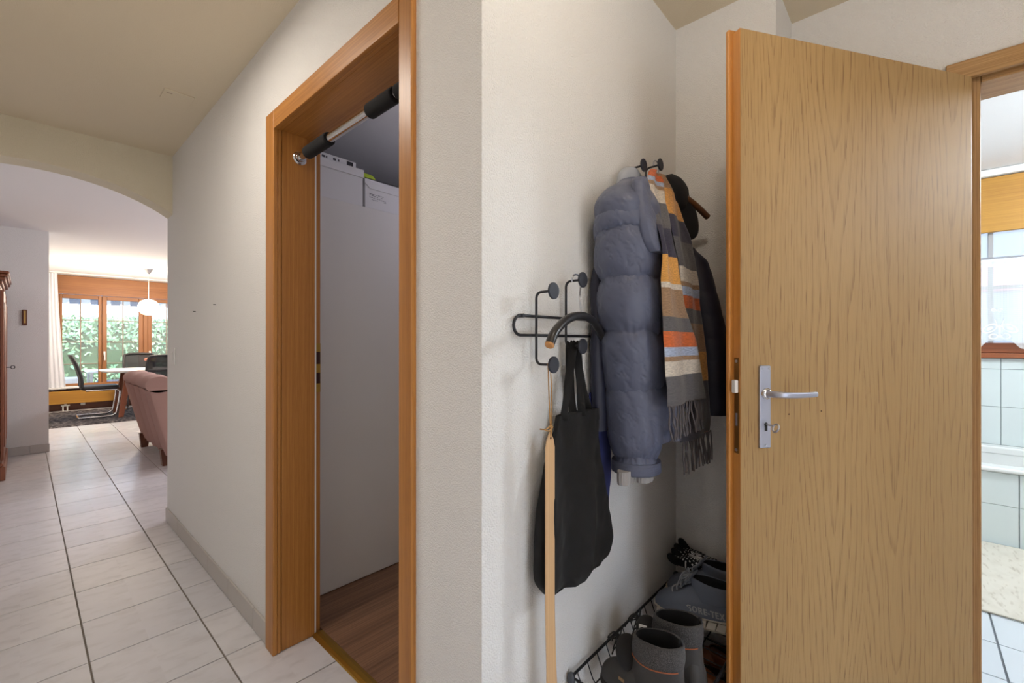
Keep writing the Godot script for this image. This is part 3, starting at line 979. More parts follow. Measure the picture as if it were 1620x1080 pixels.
# ------------------------------------------------------------------ living room
func casement(k: int, g0: float, g1: float, s0: float, s1: float, handle: bool):
	var o := struct("window_%d" % k, "wooden garden window with eight small panes", "window")
	var w: StandardMaterial3D = M.window_wood
	var z0 := -11.06; var z1 := -11.0
	part(o, "stile", boxm(v3(s0, 0.42, z0), v3(g0, 2.035, z1), 0.006), w)
	part(o, "stile", boxm(v3(g1, 0.42, z0), v3(s1, 2.035, z1), 0.006), w)
	part(o, "rail", boxm(v3(g0, 1.962, z0), v3(g1, 2.035, z1), 0.006, 0), w)
	part(o, "rail", boxm(v3(g0, 0.42, z0), v3(g1, 0.445, z1), 0.006, 0), w)
	var mx := (g0 + g1) * 0.5
	var bars := mat(rgb(150, 132, 120), 0.6)
	part(o, "muntin", boxm(v3(mx - 0.008, 0.445, -11.042), v3(mx + 0.008, 1.962, -11.018), 0.003), bars)
	for y in [0.799, 1.19, 1.581]: part(o, "muntin", boxm(v3(g0, y - 0.007, -11.041), v3(g1, y + 0.007, -11.019), 0.003, 0), bars)
	var ys := [0.445, 0.799, 1.19, 1.581, 1.962]
	for j in 4:
		part(o, "pane", boxm(v3(g0, ys[j] + 0.007, -11.032), v3(mx - 0.008, ys[j + 1] - 0.007, -11.028)), M.glass)
		part(o, "pane", boxm(v3(mx + 0.008, ys[j] + 0.007, -11.032), v3(g1, ys[j + 1] - 0.007, -11.028)), M.glass)
	if handle:
		var b := MB.new()
		var hx := (s0 + g0) * 0.5
		b.box(v3(hx - 0.014, 0.95, -11.0), v3(hx + 0.014, 1.02, -10.99), 0.003)
		b.tube([v3(hx, 0.985, -10.99), v3(hx, 0.985, -10.955), v3(hx, 0.97, -10.945), v3(hx, 0.86, -10.945)], 0.010, 10)
		part(o, "handle", b, M.white_plastic, "white window handle")

func build_living():
	casement(1, 0.462, 0.923, 0.425, 0.968, false)
	casement(2, 1.038, 1.492, 0.972, 1.556, true)
	casement(3, 1.690, 2.150, 1.626, 2.210, true)
	casement(4, 2.280, 2.740, 2.214, 2.800, true)  # from here the window row is extended out of view for daylight
	casement(5, 2.930, 3.390, 2.870, 3.450, false)
	casement(6, 3.520, 3.980, 3.454, 4.04, true)
	var tr := struct("trim_4", "wooden posts, blind box and sill round the garden windows", "window surround")
	part(tr, "mullion", boxm(v3(1.556, 0.42, -11.07), v3(1.626, 2.035, -10.99), 0.006), M.window_wood)
	part(tr, "mullion", boxm(v3(2.80, 0.42, -11.07), v3(2.87, 2.035, -10.99), 0.006), M.window_wood)
	part(tr, "post", boxm(v3(4.04, 0.42, -11.07), v3(4.30, 2.035, -10.99), 0.006), M.window_wood)
	part(tr, "post", boxm(v3(0.395, 0.42, -11.07), v3(0.425, 2.035, -10.99), 0.006), M.window_wood)
	part(tr, "blind_box", boxm(v3(0.22, 2.036, -11.0), v3(4.40, 2.36, -10.965), 0.004, 0), M.window_wood, "orange-brown wooden blind box")
	part(tr, "curtain_rail", boxm(v3(0.20, 2.366, -10.98), v3(4.9, 2.389, -10.72), 0.004), M.smooth_white, "white curtain rail")
	part(tr, "sill", boxm(v3(0.22, 0.385, -11.0), v3(4.40, 0.415, -10.80), 0.005, 0), M.smooth_white)
	part(tr, "sill_rail", boxm(v3(0.40, 0.415, -11.0), v3(4.30, 0.46, -10.985), 0.003, 0), M.window_wood)
	part(tr, "radiator_cover", boxm(v3(0.195, 0.128, -10.84), v3(4.40, 0.345, -10.80), 0.004, 0), M.yellow_wood, "yellow-brown radiator cover board")
	part(tr, "back_board", boxm(v3(0.195, 0.0, -10.998), v3(4.40, 0.384, -10.975), 0.0, 0), M.dark_wood)
	var rv := thing("radiator_valve", "white radiator pipes and valve below the yellow cover board", "radiator valve", v3(0.50, 0, -10.86))
	for x in [-0.035, 0.02]:
		var b := MB.new()
		b.tube([v3(x, 0, 0), v3(x, 0.085, 0)], 0.010, 10)
		part(rv, "pipe", b, M.white_plastic)
	var vb := MB.new()
	vb.tube([v3(-0.06, 0.095, 0), v3(0.05, 0.095, 0)], 0.014, 10)
	vb.tube([v3(-0.005, 0.095, 0), v3(-0.005, 0.126, 0)], 0.018, 10)
	part(rv, "valve", vb, M.white_plastic)
	solo("wall_socket", boxm(v3(-0.03, -0.03, 0), v3(0.03, 0.03, 0.012), 0.004), M.white_plastic, "small white socket on the dark board under the windows", "socket", "", v3(0.72, 0.10, -10.975))
	# curtain
	var cv := MB.new()
	var rings := []
	for j in 25:
		var f := j / 24.0
		var y := lerpf(2.366, 0.37, f)
		var front := []; var back := []
		for i in 49:
			var u := i / 48.0
			var x := lerpf(0.205, lerpf(0.395, 0.50, pow(f, 1.4)), u)
			var z := -10.84 + 0.012 * sin(u * 32.0 + 0.6 * sin(f * 2.0)) * (0.6 + 0.4 * f)
			front.append(v3(x, y, z + 0.0015)); back.push_front(v3(x, y, z - 0.0015))
		rings.append(front + back)
	cv.loft(rings)
	var cm := mat(rgb(236, 236, 240), 0.9)
	cm.backlight_enabled = true; cm.backlight = Color(0.5, 0.5, 0.52)
	solo("window_curtain", cv, cm, "long white curtain hanging in folds beside the garden window", "curtain")
	# rug
	var rb := MB.new()
	var rows := []
	var rn := noise(14.0, 81, 3)
	for j in 61:
		var row := []
		for i in 101:
			var x := lerpf(0.24, 2.75, i / 100.0); var z := lerpf(-10.60, -8.77, j / 60.0)
			var e := minf(minf(i, 100 - i), minf(j, 60 - j))
			row.append(v3(x + 0.015 * rn.get_noise_2d(z * 2.0, 3.0), 0.001 if e < 1 else 0.020 + 0.012 * rn.get_noise_2d(x, z), z + 0.02 * rn.get_noise_2d(x * 2.0, 9.0)))
		rows.append(row)
	rb.loft(rows, false, false)
	var rm := mat(Color.WHITE, 1.0)
	var n8 := noise(0.05, 83, 4)
	rm.albedo_texture = paint(256, 256, func(x: float, y: float):
		return rgb(42, 38, 42).lerp(rgb(128, 120, 116), clampf(0.35 + 1.1 * n8.get_noise_2d(x, y), 0, 1)))
	rm.uv1_scale = Vector3(3, 2, 1)
	solo("rug", rb, rm, "dark grey shaggy rug under the dining table", "rug")
	dining()
	sofa()
	cabinet()
	# pendant
	var p := thing("pendant_lamp", "glowing white globe pendant lamp over the dining table", "lamp", v3(1.385, CEIL, -9.3))
	var c1 := MB.new()
	c1.lathe(Vector3.ZERO, v3(0, -1, 0), [[0.0, 0.0], [0.062, 0.0], [0.060, 0.008], [0.012, 0.085], [0.006, 0.09]], 24, false)
	part(p, "ceiling_cup", c1, M.chrome)
	var c2 := MB.new()
	c2.tube([v3(0, -0.085, 0), v3(0, -0.50, 0)], 0.004, 8)
	part(p, "cord", c2, M.white_plastic)
	var gl := MB.new()
	var pr := []
	for i in 21:
		var an := PI * i / 20.0
		pr.append([0.142 * pow(sin(an), 0.85), -0.63 + 0.132 * cos(an)])
	gl.lathe(Vector3.ZERO, Vector3.UP, pr, 32)
	var gm := mat(rgb(255, 250, 240), 0.3)
	gm.emission_enabled = true; gm.emission = Color(1.0, 0.95, 0.86); gm.emission_energy_multiplier = 1.6
	part(p, "glass_globe", gl, gm, "glowing opal glass globe")
	# small thermometer on the partition
	var tm := thing("wall_thermometer", "small narrow wooden thermometer on the pale partition", "thermometer", v3(0.013, 1.45, -6.97))
	part(tm, "board", boxm(v3(-0.018, -0.082, 0), v3(0.018, 0.082, 0.014), 0.004), M.dark_wood)
	part(tm, "scale", boxm(v3(-0.007, -0.06, 0.014), v3(0.007, 0.07, 0.016), 0.001), mat(rgb(196, 160, 90), 0.4, 0.5))

func chair_mesh_back(called: String, label: String, at: Vector3, turn: float, metal: bool):
	# faces +z in its own axes; origin on the floor under the seat
	var o := thing(called, label, "chair", at, turn, "black dining chairs")
	var dk := mat(rgb(34, 32, 34), 0.55)
	var seat := MB.new()
	var rings := []
	for j in 9:
		var f := j / 8.0
		var ring := []
		for i in 28:
			var an := TAU * i / 28.0
			var s := 1.0 - 0.10 * pow(absf(f * 2.0 - 1.0), 3.0)
			ring.append(v3(signf(cos(an)) * pow(absf(cos(an)), 0.35) * 0.225 * s, lerpf(0.425, 0.485, f), 0.01 + signf(sin(an)) * pow(absf(sin(an)), 0.35) * 0.225 * s))
		rings.append(ring)
	seat.loft(rings)
	part(o, "seat", seat, dk)
	# curved back frame with mesh
	var fr := []
	var pts := [v3(-0.20, 0.47, -0.20), v3(-0.215, 0.60, -0.205), v3(-0.215, 0.78, -0.25), v3(-0.205, 0.90, -0.295), v3(-0.165, 0.945, -0.315), v3(0, 0.955, -0.325), v3(0.165, 0.945, -0.315), v3(0.205, 0.90, -0.295), v3(0.215, 0.78, -0.25), v3(0.215, 0.60, -0.205), v3(0.20, 0.47, -0.20)]
	fr = smooth_path(pts, 5)
	var bf := MB.new()
	bf.tube(fr, 0.019, 10)
	part(o, "back_frame", bf, dk)
	var bk := MB.new()
	var rows := []
	for j in 13:
		var f := j / 12.0
		var y := lerpf(0.48, 0.945, f)
		var zc := curve1([[0.47, -0.20], [0.60, -0.205], [0.78, -0.25], [0.90, -0.295], [0.95, -0.32]], y)
		var hw := curve1([[0.47, 0.20], [0.60, 0.213], [0.80, 0.213], [0.90, 0.203], [0.945, 0.165]], y)
		var ring := []
		for i in 11: ring.append(v3(lerpf(-hw, hw, i / 10.0), y, zc - 0.02 * (1.0 - pow(i / 5.0 - 1.0, 2.0)) + 0.003))
		for i in 11: ring.append(v3(lerpf(hw, -hw, i / 10.0), y, zc - 0.02 * (1.0 - pow(i / 5.0 - 1.0, 2.0)) - 0.003))
		rows.append(ring)
	bk.loft(rows)
	var mm := mat(Color(0.12, 0.12, 0.14, 0.80), 0.7)
	if not metal:
		mm.transparency = BaseMaterial3D.TRANSPARENCY_ALPHA
	else:
		mm = mat(rgb(44, 42, 44), 0.6)
	part(o, "backrest", bk, mm, "see-through black mesh" if not metal else "")
	# cantilever tube frame
	for s in [-1.0, 1.0]:
		var t := MB.new()
		t.tube(smooth_path([v3(0.215 * s, 0.42, -0.16), v3(0.215 * s, 0.42, 0.15), v3(0.215 * s, 0.40, 0.21), v3(0.215 * s, 0.34, 0.225), v3(0.215 * s, 0.08, 0.19), v3(0.215 * s, 0.042, 0.17), v3(0.215 * s, 0.014, 0.10), v3(0.215 * s, 0.014, -0.20), v3(0.19 * s, 0.014, -0.235), v3(0.0, 0.014, -0.24)], 6), 0.0125, 10)
		part(o, "leg", t, M.chrome, "bent chrome tube")

func dining():
	var t := thing("dining_table", "dining table with a white rounded top and slanted wooden legs", "table", v3(1.62, 0, -9.40))
	var top := MB.new()
	var rings := []
	for q in [[0.94, 0.715], [1.0, 0.735], [1.0, 0.750], [0.985, 0.755]]:
		var ring := []
		for i in 64:
			var an := TAU * i / 64.0
			ring.append(v3(signf(cos(an)) * pow(absf(cos(an)), 0.55) * 0.82 * q[0], q[1], signf(sin(an)) * pow(absf(sin(an)), 0.55) * 0.46 * q[0]))
		rings.append(ring)
	top.loft(rings)
	part(t, "table_top", top, mat(rgb(228, 226, 226), 0.3))
	for sx in [-1.0, 1.0]:
		for sz in [-1.0, 1.0]:
			var l := MB.new()
			var a := v3(0.50 * sx, 0.714, 0.22 * sz); var b := v3(0.60 * sx, 0.032, 0.30 * sz)
			var rr := []
			for e in [[a, 0.042], [b, 0.030]]:
				var ring := []
				for q in [[-1, -1], [1, -1], [1, 1], [-1, 1]]: ring.append(e[0] + v3(q[0] * e[1], 0, q[1] * e[1] * 0.8))
				rr.append(ring)
			for i in 4: l.poly([rr[0][i], rr[0][(i + 1) % 4], rr[1][(i + 1) % 4], rr[1][i]], [v3(0, 0, -1), v3(1, 0, 0), v3(0, 0, 1), v3(-1, 0, 0)][i])
			l.poly(rr[1], v3(0, -1, 0)); l.poly(rr[0], v3(0, 1, 0))
			part(t, "leg", l, M.red_wood)
	chair_mesh_back("dining_chair", "black cantilever chair with chrome runners at the table's head, before the curtain", v3(0.80, 0.030, -9.48), PI * 0.5, true)
	chair_mesh_back("dining_chair", "black mesh-back chair on the window side of the dining table", v3(1.40, 0.030, -9.98), 0.0, false)
	chair_mesh_back("dining_chair", "black mesh-back chair between the dining table and the pink sofa", v3(1.47, 0.030, -8.80), PI, false)
	# flowers
	var f := thing("flower_bouquet", "small bouquet of pinkish flowers on the white dining table", "flowers", v3(1.40, 0.756, -9.25))
	var vs := MB.new()
	vs.lathe(Vector3.ZERO, Vector3.UP, [[0.0, 0.0], [0.03, 0.0], [0.038, 0.03], [0.03, 0.08], [0.026, 0.10]], 18)
	part(f, "vase", vs, mat(rgb(190, 186, 170), 0.4))
	var rng := RandomNumberGenerator.new()
	rng.seed = 77
	for i in 9:
		var fb := MB.new()
		var c := v3(rng.randf_range(-0.06, 0.06), rng.randf_range(0.10, 0.17), rng.randf_range(-0.05, 0.05))
		var pr := []
		for k in 7: pr.append([0.026 * sin(PI * k / 6.0), 0.022 * -cos(PI * k / 6.0)])
		fb.lathe(c, v3(rng.randf() - 0.5, 1, rng.randf() - 0.5), pr, 10)
		part(f, "flower", fb, mat([rgb(206, 150, 130), rgb(190, 120, 100), rgb(150, 160, 90)][i % 3], 0.8))

func sofa():
	# its back leans towards the corridor
	var s := thing("sofa", "dusty pink suede sofa seen from behind, on dark wooden feet", "sofa", v3(0.93, 0, -5.95))
	var m := cloth(rgb(178, 142, 133), 5, 0.08, 20.0)
	var zs := [-0.70, -0.45, -0.16, 0.16, 0.45, 0.75]
	for k in zs.size() - 1:
		var b := MB.new()
		var rings := []
		for j in 15:
			var f := j / 14.0
			var y := lerpf(0.10, 0.74, f)
			var x := lerpf(0.02, -0.135, pow(f, 0.9))
			var ring := []
			var flare0 := -0.05 * f if k == 0 else 0.0
			for i in 9:
				var u := i / 8.0
				var z := lerpf(zs[k] + flare0, zs[k + 1], u)
				var bulge := 0.022 * sin(PI * u) + 0.006
				if k == 0: bulge -= 0.09 * pow(1.0 - minf(u * 2.2, 1.0), 2.0)
				ring.append(v3(x - bulge, y, z))
			for i in 9:
				var u := i / 8.0
				ring.append(v3(x + 0.16, y, lerpf(zs[k + 1], zs[k] + flare0, u)))
			rings.append(ring)
		b.loft(rings)
		part(s, "back_panel", b, m)
	# soft roll along the top
	var roll := MB.new()
	var rr := []
	for j in 25:
		var f := j / 24.0
		var z := lerpf(-0.735, 0.75, f)
		var e := sqrt(maxf(0.0, 1.0 - pow(maxf(0.0, 1.0 - f * 9.0), 2.0)))
		var ring := []
		for i in 20:
			var an := TAU * i / 20.0
			ring.append(v3(-0.075 + cos(an) * 0.105 * (0.35 + 0.65 * e), 0.80 + sin(an) * 0.075 * (0.3 + 0.7 * e) + 0.008 * sin(z * 14.0), z))
		rr.append(ring)
	roll.loft(rr)
	part(s, "headrest_roll", roll, m)
	var base := boxm(v3(0.03, 0.12, -0.66), v3(0.80, 0.42, 0.72), 0.04)
	part(s, "seat_base", base, m)
	part(s, "seat_cushion", boxm(v3(0.18, 0.42, -0.50), v3(0.84, 0.54, 0.55), 0.05), m)
	part(s, "armrest", boxm(v3(0.05, 0.12, -0.70), v3(0.82, 0.62, -0.52), 0.06), m)
	part(s, "armrest", boxm(v3(0.05, 0.12, 0.57), v3(0.82, 0.62, 0.75), 0.06), m)
	for q in [[0.0, -0.55], [0.0, 0.58], [0.74, -0.55], [0.74, 0.58]]:
		var l := MB.new()
		l.prism(PackedVector2Array([Vector2(-0.045, 0.16), Vector2(-0.03, 0.0), Vector2(0.03, 0.0), Vector2(0.05, 0.16)]), v3(q[0], 0, q[1] - 0.04), v3(1, 0, 0), v3(0, 1, 0), v3(0, 0, 0.08))
		part(s, "foot", l, M.dark_wood)

func cabinet():
	var c := thing("antique_cabinet", "antique reddish-brown wooden cabinet with cornice beside the pale partition", "cabinet", v3(-0.60, 0, -6.30))
	var w: StandardMaterial3D = M.red_wood
	part(c, "body", boxm(v3(0.0, 0.14, -0.50), v3(0.47, 1.66, 0.50), 0.004), w)
	var pl := MB.new()
	pl.box(v3(0, 0.0, -0.52), v3(0.50, 0.12, 0.52), 0.006, 2)
	pl.box(v3(0, 0.12, -0.51), v3(0.487, 0.15, 0.51), 0.008, 2)
	part(c, "plinth", pl, w)
	var cn := MB.new()
	for q in [[0.0, 1.66, 1.69], [0.012, 1.69, 1.72], [0.030, 1.72, 1.75], [0.045, 1.75, 1.775], [0.052, 1.775, 1.80]]:
		cn.box(v3(0, q[1], -0.50 - q[0]), v3(0.47 + q[0], q[2], 0.50 + q[0]), 0.006, 2)
	part(c, "cornice", cn, w)
	for z in [[-0.485, -0.004], [0.004, 0.485]]:
		var d := part(c, "door", boxm(v3(0.47, 0.17, z[0]), v3(0.490, 1.64, z[1]), 0.004), w)
		part(d, "panel", boxm(v3(0.490, 0.27, z[0] + 0.09), v3(0.496, 1.54, z[1] - 0.09), 0.005), w)
	var k := MB.new()
	k.tube([v3(0.488, 0.955, 0.03), v3(0.525, 0.955, 0.03)], 0.004, 8)
	var ring := []
	for i in 16: ring.append(v3(0.538 + 0.013 * cos(TAU * i / 16.0), 0.955 + 0.015 * sin(TAU * i / 16.0), 0.03))
	k.tube(ring, 0.003, 6, true, true)
	part(c, "key", k, M.wire, "dark key in the cabinet door")

# ------------------------------------------------------------------ garden
func build_outside():
	var g := struct("ground", "pale terrace and lawn outside the garden windows", "ground")
	part(g, "terrace", boxm(v3(-4, -0.30, -14.2), v3(9, -0.12, -11.15)), mat(rgb(196, 190, 182), 0.9))
	part(g, "lawn", boxm(v3(-8, -0.40, -24), v3(14, -0.16, -14.2)), mat(rgb(92, 120, 62), 0.95))
	# hedge: dense body with many leaves on it
	var h := thing("hedge", "dense green laurel hedge behind the garden windows", "hedge", v3(1.8, -0.16, -15.0))
	var body := MB.new()
	var hn := noise(1.2, 91, 3)
	var rings := []
	for i in 41:
		var x := lerpf(-4.2, 5.0, i / 40.0)
		var ring := []
		for k in 24:
			var an := TAU * k / 24.0
			var r := 1.0 + 0.14 * hn.get_noise_2d(x * 1.2, an * 1.5)
			ring.append(v3(x, 0.95 + signf(sin(an)) * pow(absf(sin(an)), 0.5) * 0.90 * r, signf(cos(an)) * pow(absf(cos(an)), 0.6) * 0.45 * r))
		rings.append(ring)
	body.loft(rings)
	part(h, "core", body, mat(rgb(46, 78, 44), 0.95))
	var leaf := MB.new()
	leaf.poly([v3(-0.5, 0, 0), v3(-0.2, 0.22, 0.05), v3(0.25, 0.20, 0.04), v3(0.6, 0, -0.04), v3(0.25, -0.20, 0.04), v3(-0.2, -0.22, 0.05)], v3(0, 0, 1))
	var mm := MultiMesh.new()
	mm.transform_format = MultiMesh.TRANSFORM_3D
	mm.use_colors = true
	mm.mesh = leaf.mesh()
	var N := 9000
	mm.instance_count = N
	var rng := RandomNumberGenerator.new()
	rng.seed = 5
	for i in N:
		var x := rng.randf_range(-4.2, 5.0)
		var an := rng.randf_range(-1.4, 2.2)
		var r := 1.02 + 0.14 * hn.get_noise_2d(x * 1.2, an * 1.5) + rng.randf_range(-0.03, 0.10)
		var p := v3(x, 0.95 + signf(sin(an)) * pow(absf(sin(an)), 0.5) * 0.90 * r, signf(cos(an)) * pow(absf(cos(an)), 0.6) * 0.45 * r)
		var bs := Basis.from_euler(Vector3(rng.randf_range(-1.0, 0.6), rng.randf_range(-1.0, 1.0), rng.randf_range(-2.2, 2.2))).scaled(Vector3.ONE * rng.randf_range(0.07, 0.15))
		mm.set_instance_transform(i, Transform3D(bs, p))
		var t := rng.randf()
		mm.set_instance_color(i, Color(0.12, 0.30, 0.17).lerp(Color(0.42, 0.62, 0.36), t * t))
	var mi := MultiMeshInstance3D.new()
	mi.name = "leaves"
	mi.multimesh = mm
	var lm := mat(Color.WHITE, 0.45)
	lm.vertex_color_use_as_albedo = true
	lm.backlight_enabled = true; lm.backlight = Color(0.2, 0.3, 0.12)
	mi.material_override = lm
	mi.set_meta("kind", "stuff")
	h.add_child(mi, true)
	# awning with a scalloped blue and white valance
	var aw := thing("awning", "blue and white awning with a scalloped edge outside the garden windows", "awning", v3(0, 0, -12.5))
	var bl := mat(rgb(70, 112, 160), 0.9); var wh := mat(rgb(226, 234, 240), 0.9)
	bl.backlight_enabled = true; bl.backlight = Color(0.10, 0.20, 0.36)
	wh.backlight_enabled = true; wh.backlight = Color(0.6, 0.64, 0.68)
	var sl := MB.new()
	sl.prism(PackedVector2Array([Vector2(1.32, 2.62), Vector2(0.0, 2.09), Vector2(0.0, 2.075), Vector2(1.32, 2.605)]), v3(0.0, 0, 0), v3(0, 0, 1), v3(0, 1, 0), v3(4.6, 0, 0))
	part(aw, "canopy", sl, wh)
	var x := 0.0; var k := 0
	while x < 4.55:
		var w := 0.155
		var pl := PackedVector2Array([Vector2(x, 2.075), Vector2(x + w, 2.075)])
		for i in 9:
			var f := i / 8.0
			pl.append(Vector2(x + w * (1.0 - f), (1.955 if k % 2 == 0 else 1.995) - 0.035 * sin(PI * f) * (1.0 if k % 2 == 1 else -0.1)))
		var sc := MB.new()
		sc.prism(pl, v3(0, 0, 0), v3(1, 0, 0), v3(0, 1, 0), v3(0, 0, 0.004))
		part(aw, "valance_panel", sc, bl if k % 2 == 0 else wh)
		x += w; k += 1
	# garden table with a white cover
	var gt := thing("garden_table", "garden table with pale top outside the window, behind the cantilever chair", "table", v3(1.35, -0.12, -12.35))
	part(gt, "table_top", boxm(v3(-0.5, 0.70, -0.4), v3(0.8, 0.74, 0.4), 0.01), mat(rgb(226, 230, 234), 0.6))
	for q in [[-0.44, -0.34], [0.74, -0.34], [-0.44, 0.34], [0.74, 0.34]]: part(gt, "leg", boxm(v3(q[0] - 0.02, 0, q[1] - 0.02), v3(q[0] + 0.02, 0.70, q[1] + 0.02), 0.004), M.steel)
	for q in [[1.15, "blue covered garden chair under the pale garden table"], [1.75, "blue covered garden chair at the far end of the pale garden table"]]:
		var gc := thing("garden_chair", q[1], "chair", v3(q[0], -0.12, -11.70), 0.0, "garden chairs")
		var cm := mat(rgb(96, 128, 168), 0.9)
		part(gc, "cover", boxm(v3(-0.22, 0.02, -0.22), v3(0.22, 0.46, 0.22), 0.05), cm)
		part(gc, "back", boxm(v3(-0.22, 0.46, 0.14), v3(0.22, 0.58, 0.22), 0.03), cm)
	var pt := thing("planter", "low pale stone planter on the terrace below the curtain", "planter", v3(0.55, -0.12, -12.2))
	part(pt, "pot", boxm(v3(-0.3, 0, -0.2), v3(0.25, 0.62, 0.2), 0.04), mat(rgb(206, 204, 204), 0.9))

# ------------------------------------------------------------------ coat corner
# rows: [y, x, z, rx, rz] from top to bottom; seams: heights where quilting pinches
func puffy(rows: Array, seams: Array, nr: int, nk: int, puff: float, wr: float, seed_: int, tilt := 0.0, sq := 1.0) -> MB:
	var ky := []
	var top: float = rows[0][0]; var bot: float = rows[rows.size() - 1][0]
	var nz := noise(1.0, seed_, 3)
	var cols := [[], [], [], []]
	for r in range(rows.size() - 1, -1, -1):
		for c in 4: cols[c].append([rows[r][0], rows[r][c + 1]])
	var rings := []
	for j in nr + 1:
		var y := lerpf(top, bot, float(j) / nr)
		var x := curve1(cols[0], y); var z := curve1(cols[1], y)
		var rx := curve1(cols[2], y); var rz := curve1(cols[3], y)
		var ring := []
		for i in nk:
			var an := TAU * i / nk
			var ye := y + tilt * cos(an + 0.6) + 0.006 * nz.get_noise_2d(an * 2.0, 7.0)
			var lo := -9.0; var hi := 9.0
			for s in seams:
				if s <= ye and s > lo: lo = s
				if s > ye and s < hi: hi = s
			var f := 0.5
			if hi > 8.0: f = clampf((ye - lo) / 0.16, 0.0, 0.5)
			elif lo < -8.0: f = clampf((hi - ye) / 0.16, 0.0, 0.5)
			else: f = (ye - lo) / (hi - lo)
			var b := pow(maxf(sin(PI * f), 0.0), 0.40)
			var span := clampf((hi - lo) / 0.15, 0.4, 1.0)
			var pf := puff * span
			var m := 1.0 - pf + pf * b
			var cx := cos(an); var sx := sin(an)
			# gathered pleats run away from the stitching, soft dents between
			var pl := nz.get_noise_3d(cx * 7.0, y * 3.0, sx * 7.0)
			m += (1.0 - b) * (1.0 - b) * b * wr * 14.0 * absf(pl) * -1.0
			m += wr * 0.55 * nz.get_noise_3d(cx * 1.6, y * 7.0, sx * 1.6)
			var cr := nz.get_noise_3d(cx * 2.4 + y * 9.0, y * 9.0, sx * 2.4)
			m -= wr * 0.55 * pow(maxf(0.0, 1.0 - absf(cr) * 7.0), 2.0)
			ring.append(v3(x + signf(cx) * pow(absf(cx), sq) * rx * m, y, z + signf(sx) * pow(absf(sx), sq) * rz * m))
		rings.append(ring)
	var o := MB.new()
	o.loft(rings)
	return o

# flat band through rows [t, y, xl, xr, z]; keeps t as v
func band(rows: Array, th: float, ripple: float, waves: float, seed_: int, nr := 80, nk := 22) -> MB:
	var cols := [[], [], [], []]
	for r in rows:
		for c in 4: cols[c].append([r[0], r[c + 1]])
	var nz := noise(1.0, seed_, 2)
	var rings := []
	for j in nr + 1:
		var t := float(j) / nr
		var y := curve1(cols[0], t); var xl := curve1(cols[1], t); var xr := curve1(cols[2], t); var z := curve1(cols[3], t)
		var f := []; var b := []
		for i in nk + 1:
			var u := float(i) / nk
			var zz := z + ripple * sin(u * waves * TAU + 1.4 * nz.get_noise_1d(t * 2.0)) + ripple * 0.8 * nz.get_noise_2d(u * 2.0, t * 4.0)
			var e := th * 0.5 * sqrt(maxf(0.02, 1.0 - pow(2.0 * u - 1.0, 8.0)))
			f.append(v3(lerpf(xl, xr, u), y, zz + e)); b.push_front(v3(lerpf(xl, xr, u), y, zz - e))
		rings.append(f + b)
	var o := MB.new()
	o.loft(rings)
	return o

func stripes(cuts: Array, cols: Array, seed_: int) -> StandardMaterial3D:
	var m := mat(Color.WHITE, 0.98)
	var nz := noise(0.22, seed_, 3)
	m.albedo_texture = paint(64, 512, func(x: float, y: float):
		var t := (y + 0.5) / 512.0
		var k := 0
		while k < cuts.size() - 1 and t > cuts[k]: k += 1
		var c: Color = cols[k]
		var s := 1.0 + 0.22 * nz.get_noise_2d(x * 2.0, y * 1.3) + (0.04 if int(x + y) % 2 == 0 else -0.04)
		return Color(c.r * s, c.g * s, c.b * s))
	m.heightmap_enabled = true; m.heightmap_texture = M._fuzz; m.heightmap_scale = 0.03
	m.rim_enabled = true; m.rim = 0.3; m.rim_tint = 0.7
	return m

func hook_wire(c: Vector3, top: Vector3, r: float) -> MB:
	# hanger hook: from the hanger's middle c up to a curl over the arm at top
	var b := MB.new()
	var pts := [c, c.lerp(top, 0.45) + v3(0.004, 0, 0), top + v3(0.016, -0.028, 0.0), top + v3(0.021, -0.008, 0.0)]
	for i in 7:
		var an := lerpf(0.1, PI + 0.3, i / 6.0)
		pts.append(top + v3(cos(an) * 0.021, -0.004 + sin(an) * 0.016, 0))
	b.tube(smooth_path(pts, 4), r, 8)
	return b

func build_rack(label: String, at: Vector3, hid: Array) -> Node3D:
	var o := thing("coat_rack", label, "coat rack", at, 0.0, "wire coat racks on the rough wall")
	var lp := []
	var r := 0.0225
	lp.append_array(arc(v3(0.739 + r, 1.2285, -0.6635), v3(1, 0, 0), v3(0, 1, 0), r, PI * 0.5, PI * 1.5, 10))
	lp.append_array(arc(v3(1.15 - r, 1.2285, -0.6635), v3(1, 0, 0), v3(0, 1, 0), r, -PI * 0.5, PI * 0.5, 10))
	var fb := MB.new()
	fb.tube(lp, 0.0036, 10, true, true)
	var fr := part(o, "frame_loop", fb, M.wire)
	for x in [0.768, 1.10]:
		var sc := MB.new()
		sc.tube([v3(x, 1.251, -0.676), v3(x, 1.251, -0.658)], 0.0048, 10)
		part(fr, "mounting_stud", sc, M.wire)
	for q in [[0.808, 1.3065, 1.1385], [0.928, 1.344, 1.180], [1.074, 1.290, 1.130]]:
		var x: float = q[0]; var yt: float = q[1]; var yb: float = q[2]
		var pts := [v3(x, yt, -0.606), v3(x, yt, -0.640)]
		pts.append_array(arc(v3(x, yt - 0.014, -0.640), v3(0, 1, 0), v3(0, 0, -1), 0.014, 0.0, PI * 0.5, 5))
		pts.append_array(arc(v3(x, yb + 0.014, -0.640), v3(0, 0, -1), v3(0, -1, 0), 0.014, 0.0, PI * 0.5, 5))
		pts.append(v3(x, yb, -0.606))
		var bb := MB.new()
		bb.tube(pts, 0.0031, 10)
		var br := part(o, "double_hook", bb, M.wire)
		for y in [yt, yb]:
			var kb := MB.new()
			kb.disc(v3(x, y, -0.6035), v3(0, 0, 1), 0.0192, 0.0055, 28, 0.0012)
			part(br, "knob", kb, M.knob)
	return o

